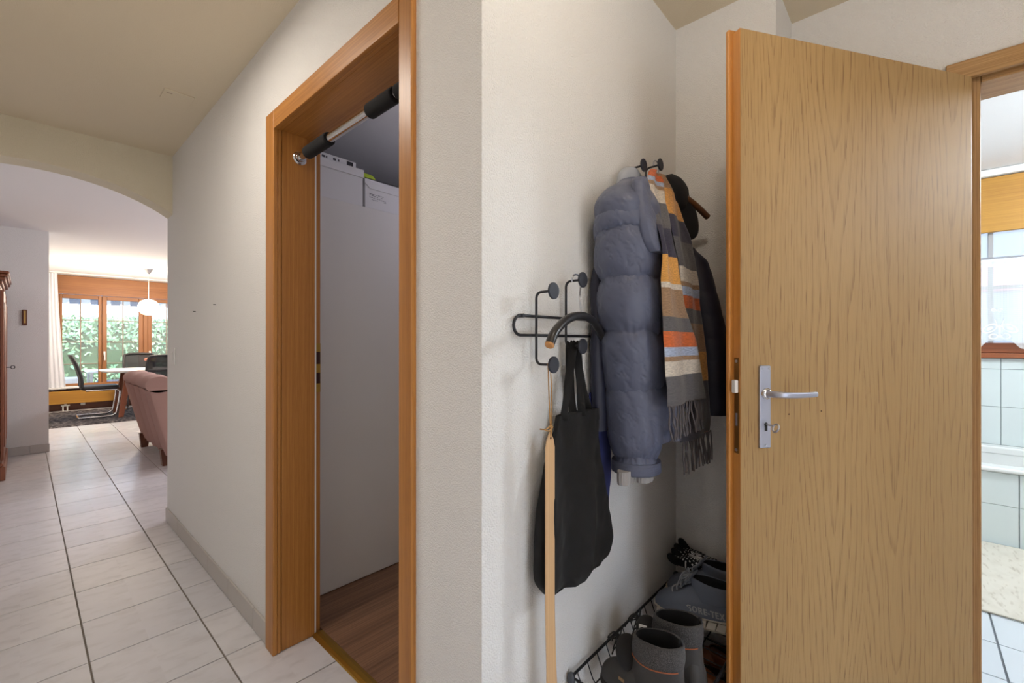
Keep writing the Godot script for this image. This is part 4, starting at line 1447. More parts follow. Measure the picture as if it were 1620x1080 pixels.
func build_coats():
	build_rack("dark wire coat rack with the black tote bag and bare hanger on it", Vector3.ZERO, [])
	build_rack("dark wire coat rack with the puffer jacket and scarf on it", v3(0.455, 0.42, 0), [])

	# bare black hanger
	var h := thing("clothes_hanger", "bare black hanger with a worn wooden tip on the lower rack", "hanger")
	var hb := MB.new()
	var path := smooth_path([v3(0.738, 1.184, -0.562), v3(0.763, 1.213, -0.565), v3(0.832, 1.243, -0.580), v3(0.915, 1.254, -0.600), v3(0.982, 1.247, -0.612), v3(1.035, 1.222, -0.622), v3(1.10, 1.168, -0.634)], 8)
	hb.tube(path, 0.0102, 16)
	part(h, "arms", hb, mat(rgb(36, 34, 34), 0.32))
	var tip := MB.new()
	tip.lathe(v3(0.738, 1.184, -0.562), (v3(0.738, 1.184, -0.562) - v3(0.763, 1.213, -0.565)), [[0.0103, -0.003], [0.0103, 0.0005], [0.009, 0.003], [0.006, 0.0045], [0.0, 0.005]], 18)
	part(h, "tip", tip, mat(rgb(196, 140, 84), 0.6), "bare wooden tip")
	part(h, "hook", hook_wire(v3(0.918, 1.262, -0.602), v3(0.928, 1.347, -0.622), 0.0021), M.steel, "steel hook")

	# black tote
	var tk := cloth(rgb(19, 18, 18), 5, 0.05, 30.0)
	var tb := thing("tote_bag", "black cotton tote bag with long straps on the lower rack", "bag")
	var rows := [[1.010, 0.873, 1.056], [0.967, 0.856, 1.062], [0.898, 0.825, 1.075], [0.786, 0.797, 1.095], [0.693, 0.790, 1.106], [0.640, 0.792, 1.104], [0.600, 0.822, 1.090], [0.578, 0.855, 1.070]]
	var tn := noise(1.0, 141, 3)
	var cl := []; var cr := []
	for i in range(rows.size() - 1, -1, -1):
		cl.append([rows[i][0], rows[i][1]]); cr.append([rows[i][0], rows[i][2]])
	var rings := []
	for j in 61:
		var f := j / 60.0
		var y := lerpf(1.010, 0.578, f)
		var xl := curve1(cl, y); var xr := curve1(cr, y)
		var ring := []
		for i in 64:
			var an := TAU * i / 64.0
			var u := cos(an); var s := sin(an)
			var th := lerpf(0.010, 0.026, smoothstep(0.0, 0.55, f)) * (1.0 if f < 0.93 else 1.0 - (f - 0.93) * 7.0)
			var x := lerpf(xl, xr, 0.5 + 0.5 * signf(u) * pow(absf(u), 0.8))
			var fold := 0.010 * sin((x - 0.80) * 42.0 + f * 1.5) * smoothstep(0.05, 0.5, f) + 0.012 * tn.get_noise_2d(x * 14.0, y * 5.0)
			ring.append(v3(x, y - 0.004 * sin(x * 26.0) * f, -0.642 + signf(s) * pow(absf(s), 0.7) * th + (fold * (1.0 if s > 0.0 else 0.15))))
		rings.append(ring)
	var tm := MB.new()
	tm.loft(rings)
	var bagp := part(tb, "sack", tm, tk)
	var hem := MB.new()
	hem.loft([rings[0].map(func(p): return p + v3(0, 0.001, 0.0)), rings[0].map(func(p): return p + v3((p.x - 0.965) * 0.012, 0.0, signf(p.z + 0.642) * 0.0016)), rings[4].map(func(p): return p + v3((p.x - 0.965) * 0.012, 0.0, signf(p.z + 0.642) * 0.0016)), rings[4]], true, false)
	part(bagp, "hem", hem, tk)
	for s in [[[v3(0.884, 1.0, -0.630), v3(0.898, 1.08, -0.627), v3(0.918, 1.165, -0.628), v3(0.930, 1.188, -0.630), v3(0.944, 1.165, -0.630), v3(0.956, 1.08, -0.631), v3(0.968, 1.0, -0.632)], 0.0105], [[v3(0.958, 1.0, -0.652), v3(0.938, 1.10, -0.648), v3(0.927, 1.175, -0.642), v3(0.936, 1.186, -0.642), v3(0.950, 1.165, -0.642), v3(1.000, 1.06, -0.647), v3(1.030, 1.0, -0.650)], 0.0105]]:
		var pts := smooth_path(s[0], 8)
		var rr := []
		for j in pts.size():
			var d: Vector3 = (pts[min(j + 1, pts.size() - 1)] - pts[max(j - 1, 0)]).normalized()
			var a := v3(0, 0, 1).lerp(v3(1, 0, 0), 0.5 + 0.35 * sin(j * 0.35)).normalized()
			a = (a - d * a.dot(d)).normalized()
			var w := d.cross(a)
			var ring := []
			for q in [[-1, -1], [0, -1], [1, -1], [1, 1], [0, 1], [-1, 1]]: ring.append(pts[j] + a * (q[0] * s[1]) + w * (q[1] * 0.0014))
			rr.append(ring)
		var sb := MB.new()
		sb.loft(rr)
		part(tb, "strap", sb, tk)

	# shoehorn on a cord
	var sh := thing("shoehorn", "long pale wooden shoehorn hanging by a cord from the lower rack", "shoehorn")
	var hr := []
	for j in 41:
		var f := j / 40.0
		var y := lerpf(0.985, 0.255, f)
		var w := 0.0172 * sqrt(clampf(f * 22.0, 0.02, 1.0)) + 0.006 * smoothstep(0.7, 0.92, f)
		if f > 0.93: w *= sqrt(maxf(0.05, 1.0 - pow((f - 0.93) / 0.07, 2.0)))
		var f1 := []; var f2 := []
		for i in 13:
			var u := i / 6.0 - 1.0
			var cup := 0.006 * u * u * smoothstep(0.5, 0.9, f)
			f1.append(v3(0.806 + u * w, y, -0.6125 + cup + 0.0022 * sqrt(maxf(0.05, 1.0 - u * u * 0.8))))
			f2.push_front(v3(0.806 + u * w, y, -0.6125 + cup - 0.0022 * sqrt(maxf(0.05, 1.0 - u * u * 0.8))))
		hr.append(f1 + f2)
	var hm := MB.new()
	hm.loft(hr)
	part(sh, "blade", hm, M.beech)
	var cordm := mat(rgb(170, 128, 78), 0.9)
	for x in [-0.0045, 0.0045]:
		var cb := MB.new()
		cb.tube(smooth_path([v3(0.8085 + x * 0.9, 1.142, -0.6165), v3(0.808 + x * 1.1, 1.08, -0.6135), v3(0.806 + x * 0.7, 1.01, -0.6095), v3(0.806 + x * 0.1, 0.974, -0.6095)], 5), 0.0014, 6)
		part(sh, "cord", cb, cordm)
	var kn := MB.new()
	kn.tube(smooth_path([v3(0.806, 0.998, -0.607), v3(0.795, 1.001, -0.604), v3(0.780, 0.996, -0.604), v3(0.762, 0.999, -0.606)], 4), 0.0016, 6)
	kn.tube(smooth_path([v3(0.806, 0.996, -0.607), v3(0.790, 0.991, -0.603), v3(0.770, 0.998, -0.602)], 4), 0.0016, 6)
	kn.lathe(v3(0.803, 0.997, -0.607), v3(1, 0, 0), [[0.0, -0.006], [0.004, -0.003], [0.0045, 0.0], [0.004, 0.003], [0.0, 0.006]], 10)
	part(sh, "knot", kn, cordm)
	var hole := MB.new()
	hole.disc(v3(0.806, 0.972, -0.6098), v3(0, 0, 1), 0.0032, 0.0008, 12)
	part(sh, "cord_hole", hole, mat(rgb(110, 78, 48), 0.9))

	# blue cotton bag behind the tote
	var bb := thing("cloth_bag", "royal blue cotton bag hanging behind the black tote", "bag")
	part(bb, "sack", puffy([[1.05, 1.09, -0.664, 0.035, 0.006], [0.98, 1.10, -0.662, 0.055, 0.008], [0.80, 1.102, -0.661, 0.062, 0.010], [0.68, 1.095, -0.661, 0.050, 0.009], [0.665, 1.095, -0.661, 0.046, 0.005]], [], 40, 40, 0.0, 0.08, 151), cloth(rgb(44, 50, 104), 5, 0.04, 30.0))
	var bs := MB.new()
	bs.tube(smooth_path([v3(1.07, 1.045, -0.664), v3(1.072, 1.10, -0.650), v3(1.074, 1.136, -0.645), v3(1.080, 1.10, -0.652), v3(1.10, 1.045, -0.664)], 6), 0.003, 8)
	part(bb, "strap", bs, cloth(rgb(44, 50, 104), 5, 0.04, 30.0))

	# navy quilted jacket on the brown hanger
	var nv := mat(rgb(25, 27, 46), 0.55)
	nv.heightmap_enabled = true; nv.heightmap_texture = M._soft; nv.heightmap_scale = 0.05
	var nj := thing("quilted_jacket", "dark navy quilted jacket on the brown wooden hanger", "jacket")
	var qs := [1.44, 1.36, 1.28, 1.20, 1.12, 1.04, 0.96]
	part(nj, "sleeve", puffy([[1.52, 1.575, -0.585, 0.020, 0.020], [1.47, 1.583, -0.562, 0.045, 0.038], [1.40, 1.585, -0.550, 0.050, 0.046], [1.323, 1.585, -0.535, 0.052, 0.050], [1.236, 1.585, -0.522, 0.054, 0.056], [1.149, 1.583, -0.513, 0.055, 0.058], [1.063, 1.582, -0.509, 0.054, 0.058], [0.955, 1.580, -0.505, 0.050, 0.054], [0.945, 1.580, -0.505, 0.046, 0.050]], qs, 90, 44, 0.07, 0.03, 161), nv)
	part(nj, "sleeve", puffy([[1.46, 1.105, -0.645, 0.018, 0.014], [1.366, 1.068, -0.645, 0.024, 0.018], [1.262, 1.071, -0.645, 0.026, 0.020], [1.157, 1.068, -0.645, 0.026, 0.020], [1.051, 1.075, -0.645, 0.028, 0.021], [0.945, 1.081, -0.645, 0.025, 0.019]], qs, 90, 32, 0.07, 0.03, 163), nv)
	part(nj, "body", puffy([[1.62, 1.39, -0.600, 0.05, 0.022], [1.58, 1.40, -0.605, 0.11, 0.040], [1.52, 1.40, -0.610, 0.150, 0.050], [1.35, 1.40, -0.600, 0.165, 0.060], [1.10, 1.41, -0.595, 0.160, 0.066], [0.98, 1.41, -0.595, 0.155, 0.064]], qs, 90, 60, 0.05, 0.02, 165, 0.0, 0.8), nv)

	# brown hanger carrying it
	var h2 := thing("clothes_hanger", "brown wooden hanger sticking out beside the striped scarf", "hanger")
	var h2b := MB.new()
	h2b.tube(smooth_path([v3(1.20, 1.625, -0.650), v3(1.28, 1.685, -0.628), v3(1.385, 1.703, -0.602), v3(1.46, 1.687, -0.577), v3(1.53, 1.656, -0.547), v3(1.587, 1.622, -0.524)], 8), 0.0105, 14)
	part(h2, "arms", h2b, wood(rgb(120, 84, 58), rgb(84, 54, 36), 51, 0.3))
	part(h2, "hook", hook_wire(v3(1.385, 1.710, -0.602), v3(1.383, 1.768, -0.618), 0.0021), M.steel, "steel hook")

	# black cap
	var hat := thing("black_cap", "soft black cap hanging behind the striped scarf", "hat")
	var fm := cloth(rgb(16, 15, 18), 5, 0.04, 40.0)
	var cr2 := MB.new()
	var pr := []
	var hn := noise(1.0, 171, 2)
	var rg := []
	for j in 19:
		var th := PI * j / 18.0
		var ring := []
		for i in 32:
			var an := TAU * i / 32.0
			var d := v3(cos(an) * sin(th), cos(th), sin(an) * sin(th))
			var m := 1.0 + 0.06 * hn.get_noise_3d(d.x * 2.0, d.y * 2.0, d.z * 2.0)
			ring.append(v3(1.478, 1.678, -0.608) + v3(d.x * 0.082, d.y * 0.078, d.z * 0.055) * m)
		rg.append(ring)
	cr2.loft(rg, true, false)
	part(hat, "crown", cr2, fm)
	var bm := MB.new()
	var rg2 := []
	var bx := Basis(v3(0, 1, 0), -0.5) * Basis(v3(0, 0, 1), 0.42)
	for j in 19:
		var th := PI * j / 18.0
		var ring := []
		for i in 32:
			var an := TAU * i / 32.0
			var d := v3(cos(an) * sin(th), cos(th), sin(an) * sin(th))
			ring.append(v3(1.500, 1.623, -0.582) + bx * v3(d.x * 0.060, d.y * 0.092, d.z * 0.026 + 0.014 * d.y * d.y))
		rg2.append(ring)
	bm.loft(rg2, true, false)
	part(hat, "brim", bm, fm)

	# light grey sweater
	var gm := cloth(rgb(168, 172, 180), 5, 0.08, 22.0)
	var sw := thing("grey_sweater", "light grey knitted sweater behind the blue-grey puffer jacket", "sweater")
	part(sw, "body", puffy([[1.722, 1.262, -0.640, 0.030, 0.014], [1.715, 1.258, -0.640, 0.048, 0.018], [1.690, 1.250, -0.640, 0.066, 0.022], [1.645, 1.248, -0.642, 0.074, 0.024], [1.50, 1.250, -0.645, 0.085, 0.026], [1.00, 1.250, -0.646, 0.090, 0.026], [0.95, 1.250, -0.646, 0.085, 0.022]], [], 60, 48, 0.0, 0.04, 175, 0.0, 0.85), gm)

	# puffer jacket
	var pm := mat(rgb(86, 91, 112), 0.46)
	pm.heightmap_enabled = true; pm.heightmap_texture = M._soft; pm.heightmap_scale = 0.06
	pm.uv1_scale = Vector3(3, 6, 1)
	pm.rim_enabled = true; pm.rim = 0.25; pm.rim_tint = 0.4
	var pj := thing("puffer_jacket", "blue-grey quilted puffer jacket hanging on the upper rack", "jacket")
	var sleeve_rows := []
	for q in [[1.632, 1.143, 0.018], [1.610, 1.124, 0.0435], [1.572, 1.095, 0.0664], [1.522, 1.081, 0.0780], [1.478, 1.088, 0.0852], [1.431, 1.095, 0.0873], [1.369, 1.106, 0.0896], [1.313, 1.113, 0.0890], [1.261, 1.120, 0.0894], [1.192, 1.128, 0.0880], [1.087, 1.135, 0.0867], [1.032, 1.139, 0.0820], [0.980, 1.146, 0.0810], [0.909, 1.150, 0.0761], [0.862, 1.154, 0.0690]]:
		sleeve_rows.append([q[0], q[1], -0.575, q[2], q[2] * 0.98])
	part(pj, "sleeve", puffy(sleeve_rows, [1.535, 1.470, 1.352, 1.198, 1.030, 0.864], 230, 120, 0.24, 0.055, 181, 0.016), pm)
	part(pj, "cuff_band", puffy([[0.862, 1.154, -0.575, 0.0675, 0.066], [0.850, 1.154, -0.575, 0.0690, 0.0675], [0.832, 1.154, -0.575, 0.0685, 0.067], [0.829, 1.154, -0.575, 0.064, 0.063]], [], 14, 60, 0.0, 0.02, 183), pm)
	part(pj, "body", puffy([[1.645, 1.155, -0.590, 0.035, 0.030], [1.60, 1.130, -0.585, 0.085, 0.060], [1.55, 1.105, -0.575, 0.105, 0.078], [1.436, 1.125, -0.575, 0.110, 0.085], [1.261, 1.135, -0.575, 0.110, 0.085], [1.087, 1.162, -0.575, 0.110, 0.086], [0.983, 1.178, -0.575, 0.110, 0.087], [0.935, 1.186, -0.575, 0.108, 0.085], [0.915, 1.186, -0.575, 0.103, 0.080]], [1.50, 1.36, 1.22, 1.08, 0.95], 150, 90, 0.17, 0.045, 185, 0.0, 0.85), pm)
	# rib knit cuffs showing under the sleeve
	var km := mat(rgb(158, 154, 152), 0.95)
	for q in [[1.095, -0.575, 0.033], [1.148, -0.545, 0.034]]:
		var kb := MB.new()
		var kr := []
		for j in 9:
			var y := lerpf(0.845, 0.809, j / 8.0)
			var ring := []
			for i in 72:
				var an := TAU * i / 72.0
				var rr: float = q[2] * (1.0 + 0.05 * sin(an * 18.0)) * (1.0 - 0.06 * pow(j / 8.0, 4.0))
				ring.append(v3(q[0] + cos(an) * rr, y, q[1] + sin(an) * rr * 0.55))
			kr.append(ring)
		kb.loft(kr)
		part(pj, "rib_cuff", kb, km, "light grey ribbed knit cuff")
	var collar := band([[0.000, 1.617, 1.064, 1.115, -0.530], [0.069, 1.603, 1.051, 1.124, -0.527], [0.181, 1.580, 1.046, 1.126, -0.523], [0.353, 1.544, 1.042, 1.119, -0.516], [0.526, 1.510, 1.039, 1.123, -0.509], [0.698, 1.477, 1.042, 1.123, -0.502], [0.871, 1.443, 1.049, 1.119, -0.495], [1.000, 1.419, 1.066, 1.115, -0.490]], 0.034, 0.003, 0.8, 187, 50, 20)
	part(pj, "collar", collar, pm)
	var plk := MB.new()
	var prow := []
	for j in 60:
		var f := j / 59.0
		var y := lerpf(1.43, 0.915, f)
		var xc := curve1([[0.915, 1.232], [0.983, 1.226], [1.087, 1.210], [1.261, 1.180], [1.436, 1.155]], y)
		var zc := -0.494 + 0.004 * sin(f * 40.0)
		var ring := []
		for i in 16:
			var an := TAU * i / 16.0
			ring.append(v3(xc + cos(an) * 0.016, y, zc + sin(an) * 0.012))
		prow.append(ring)
	plk.loft(prow)
	part(pj, "front_placket", plk, pm)
	for y in [1.13, 1.045, 0.935]:
		var sn := MB.new()
		sn.disc(v3(curve1([[0.915, 1.232], [0.983, 1.226], [1.087, 1.210], [1.261, 1.180]], y) - 0.004, y, -0.481), v3(-0.3, 0, 1), 0.006, 0.003, 14, 0.001)
		part(pj, "snap", sn, M.steel)

	# scarf
	var o1 := rgb(194, 96, 46); var lb := rgb(160, 172, 196); var br := rgb(146, 116, 88); var be := rgb(196, 186, 172); var dg := rgb(86, 84, 86); var na := rgb(52, 50, 66); var mu := rgb(202, 146, 74)
	var sc := thing("scarf", "long striped wool scarf in orange, mustard, brown and grey with fringes", "scarf")
	var rowsA := [[0.000, 1.727, 1.306, 1.380, -0.600], [0.022, 1.702, 1.269, 1.365, -0.591], [0.063, 1.659, 1.230, 1.332, -0.575], [0.126, 1.592, 1.163, 1.260, -0.540], [0.242, 1.493, 1.092, 1.176, -0.490], [0.365, 1.411, 1.073, 1.157, -0.465], [0.484, 1.342, 1.072, 1.172, -0.463], [0.571, 1.290, 1.071, 1.198, -0.461], [0.632, 1.255, 1.072, 1.231, -0.460], [0.695, 1.217, 1.069, 1.261, -0.458], [0.791, 1.158, 1.072, 1.285, -0.456], [0.901, 1.090, 1.071, 1.309, -0.454], [1.000, 1.028, 1.081, 1.329, -0.452]]
	var rowsB := [[0.000, 1.725, 1.352, 1.430, -0.600], [0.024, 1.703, 1.346, 1.445, -0.589], [0.056, 1.673, 1.341, 1.447, -0.575], [0.159, 1.565, 1.259, 1.394, -0.530], [0.249, 1.490, 1.241, 1.392, -0.510], [0.359, 1.405, 1.259, 1.404, -0.499], [0.463, 1.326, 1.281, 1.425, -0.496], [0.566, 1.246, 1.295, 1.441, -0.494], [0.673, 1.161, 1.328, 1.457, -0.492], [0.790, 1.067, 1.331, 1.479, -0.489], [0.902, 0.977, 1.305, 1.496, -0.487], [1.000, 0.903, 1.261, 1.502, -0.485]]
	part(sc, "front_tail", band(rowsA, 0.008, 0.006, 1.3, 191, 110, 24), stripes([0.036, 0.052, 0.069, 0.126, 0.242, 0.365, 0.484, 0.505, 0.632, 0.695, 0.761, 0.799, 0.819, 0.879, 1.0], [o1, lb, br, be, dg, na, mu, be, br, dg, o1, lb, br, be, dg], 192))
	part(sc, "back_tail", band(rowsB, 0.008, 0.007, 1.0, 193, 110, 24), stripes([0.024, 0.056, 0.159, 0.246, 0.354, 0.41, 0.427, 0.463, 0.512, 0.566, 0.673, 0.79, 1.0], [br, br, mu, na, dg, be, br, lb, o1, dg, br, mu, na.lerp(dg, 0.5)], 194))
	var rng := RandomNumberGenerator.new()
	rng.seed = 8
	var fm1 := mat(rgb(92, 86, 88), 0.98)
	for i in 15:
		var x := lerpf(1.086, 1.324, i / 14.0)
		var p := [v3(x, 1.03, -0.452)]
		for k in 4: p.append(p[k] + v3(rng.randf_range(-0.007, 0.009) + 0.004, -0.023, rng.randf_range(-0.003, 0.003)))
		var fb := MB.new()
		fb.tube(smooth_path(p, 3), 0.0026, 6)
		part(sc, "tassel", fb, fm1)
	for i in 17:
		var x := lerpf(1.268, 1.496, i / 16.0)
		var p := [v3(x, 0.905, -0.485)]
		for k in 4: p.append(p[k] + v3(rng.randf_range(-0.006, 0.009), -0.024, rng.randf_range(-0.003, 0.004)))
		var fb := MB.new()
		fb.tube(smooth_path(p, 3), 0.0026, 6)
		part(sc, "tassel", fb, fm1)

# ------------------------------------------------------------------ shoe rack and shoes
func build_shoes():
	var r := thing("shoe_rack", "low dark wire shoe rack with basket shelves along the rough wall", "shoe rack", v3(0.96, 0, -0.66))
	var L := 0.69; var D := 0.285
	for tier in [[0.318, 0.262], [0.125, 0.065]]:
		var yt: float = tier[0]; var yb: float = tier[1]
		var bk := MB.new()
		bk.tube([v3(0, yt, 0), v3(L, yt, 0), v3(L, yt, D), v3(0, yt, D)], 0.0042, 8, true, true)
		var rim := part(r, "basket_rim", bk, M.wire)
		var n := 13
		for i in n + 1:
			var x := L * (i + 0.5) / (n + 1)
			var w := MB.new()
			w.tube([v3(x, yt, 0.002), v3(x + 0.012, yb + 0.008, 0.012), v3(x + 0.012, yb, 0.020), v3(x + 0.012, yb, D - 0.020), v3(x + 0.012, yb + 0.008, D - 0.012), v3(x, yt, D - 0.002)], 0.0016, 6)
			part(rim, "wire", w, M.wire)
		for z in [0.02, 0.10, 0.18, D - 0.02]:
			var w := MB.new()
			w.tube([v3(0.0, yt, z), v3(0.012, yb, z), v3(L - 0.012, yb, z), v3(L, yt, z)], 0.0022, 6)
			part(rim, "long_wire", w, M.wire)
	for q in [[0.0, 0.0], [L, 0.0], [0.0, D], [L, D]]:
		var p := MB.new()
		p.tube([v3(q[0], 0.0, q[1]), v3(q[0], 0.322, q[1])], 0.006, 10)
		var post := part(r, "post", p, M.wire)
		var c := MB.new()
		c.lathe(v3(q[0], 0.316, q[1]), Vector3.UP, [[0.0095, -0.02], [0.0100, -0.006], [0.0100, 0.006], [0.006, 0.011], [0.0, 0.012]], 14)
		part(post, "cap", c, mat(rgb(76, 78, 84), 0.5))

	boot("dark ankle boot with tweed collar at the free end of the rack", v3(1.066, 0.2645, -0.515), -0.20, false)
	boot("dark ankle boot with tweed collar and a white tag on its tongue", v3(1.178, 0.2645, -0.512), -0.16, true)
	sneaker("blue-grey lace-up sneaker with raised lettering on its side", v3(1.432, 0.310, -0.492), 0.0, true)
	sneaker("blue-grey lace-up sneaker against the niche wall, below the patterned glove", v3(1.553, 0.310, -0.500), 0.04, false)
	brown_shoe("brown leather shoe on the rack's lower shelf under the sneakers", v3(1.43, 0.068, -0.50), 0.0)
	brown_shoe("brown leather shoe on the rack's lower shelf near its far end", v3(1.545, 0.068, -0.50), 0.03)
	glove()

# closed foot; keys run from toe (0) to heel (1)
func foot(L: float, wk: Array, tk: Array, y0: float, nseg := 40) -> MB:
	var rings := []
	for j in nseg + 1:
		var f := float(j) / nseg
		var z := lerpf(-L * 0.5, L * 0.5, f)
		var w := curve1(wk, f); var t := curve1(tk, f)
		var ring := []
		for i in 28:
			var an := TAU * i / 28.0 - PI * 0.5
			var c := cos(an); var s := sin(an)
			var y := y0
			var x := 0.0
			if s < 0.0:
				x = signf(c) * pow(absf(c), 0.35) * w * (1.0 - 0.06 * absf(s)); y = y0 + 0.004 * (1.0 + s)
			else:
				x = signf(c) * pow(absf(c), 0.75) * w; y = y0 + 0.004 + pow(s, 0.9) * (t - y0 - 0.004)
			ring.append(v3(x, y, z))
		rings.append(ring)
	var b := MB.new()
	b.loft(rings)
	return b

# open shaft: rows [y, zc, rx, rz, slope]; outer wall with a rounded lip, and a dark lining with an insole
func shaft(o: Node3D, called: String, rows: Array, th: float, floor_y: float, outer: Material, lining: Material, label := ""):
	var rings := []
	var k := 40
	for r in rows: rings.append(oval(r[0], r[1], r[2], r[3], k, r[4]))
	var l: Array = rows[rows.size() - 1]
	rings.append(oval(l[0] + th * 0.5, l[1], l[2] - th * 0.3, l[3] - th * 0.3, k, l[4]))
	rings.append(oval(l[0] + th * 0.4, l[1], l[2] - th * 0.9, l[3] - th * 0.9, k, l[4]))
	var b := MB.new()
	b.loft(rings, true, false, 6.0, 2.0)
	var p := part(o, called, b, outer, label)
	var inner := [oval(l[0] + th * 0.4, l[1], l[2] - th * 0.9, l[3] - th * 0.9, k, l[4])]
	for i in range(rows.size() - 1, -1, -1):
		var r: Array = rows[i]
		if r[0] > floor_y + 0.01: inner.append(oval(r[0] - 0.004, r[1], r[2] - th * 1.2, r[3] - th * 1.2, k, r[4]))
	inner.append(oval(floor_y, rows[0][1], rows[0][2] - th * 1.3, rows[0][3] - th * 1.3, k, 0.0))
	inner.append(oval(floor_y, rows[0][1], 0.001, 0.001, k, 0.0))
	var c := MB.new()
	c.loft(inner, true, false)
	part(p, "lining", c, lining)

func oval(y: float, zc: float, rx: float, rz: float, k: int, slope: float) -> Array:
	var o := []
	for i in k:
		var an := TAU * i / k
		var z := sin(an) * rz
		var wob := 1.0 + 0.035 * sin(an * 3.0 + y * 40.0) + 0.02 * sin(an * 5.0 - y * 60.0)
		o.append(v3(cos(an) * rx * wob, y + slope * z, zc + z * wob))
	return o

func lace_set(o: Node3D, pts: Array, hw: float, m: Material, bow: bool):
	for p in pts:
		var b := MB.new()
		b.tube(smooth_path([p + v3(-hw, -0.006, 0.0), p + v3(-hw * 0.5, 0.004, -0.003), p + v3(hw * 0.5, 0.004, 0.003), p + v3(hw, -0.006, 0.0)], 4), 0.0021, 6)
		part(o, "lace", b, m)
	if bow:
		var c: Vector3 = pts[pts.size() - 1] + v3(0, 0.004, -0.004)
		for s in [-1.0, 1.0]:
			var b := MB.new()
			b.tube(smooth_path([c, c + v3(0.018 * s, 0.012, -0.010), c + v3(0.030 * s, -0.004, -0.022), c + v3(0.016 * s, -0.008, -0.014), c], 5), 0.002, 6)
			part(o, "lace_bow", b, m)
			var e := MB.new()
			e.tube(smooth_path([c, c + v3(0.010 * s - 0.01, -0.006, -0.022), c + v3(0.016 * s - 0.016, -0.030, -0.034)], 5), 0.0019, 6)
			part(o, "lace_end", e, m)

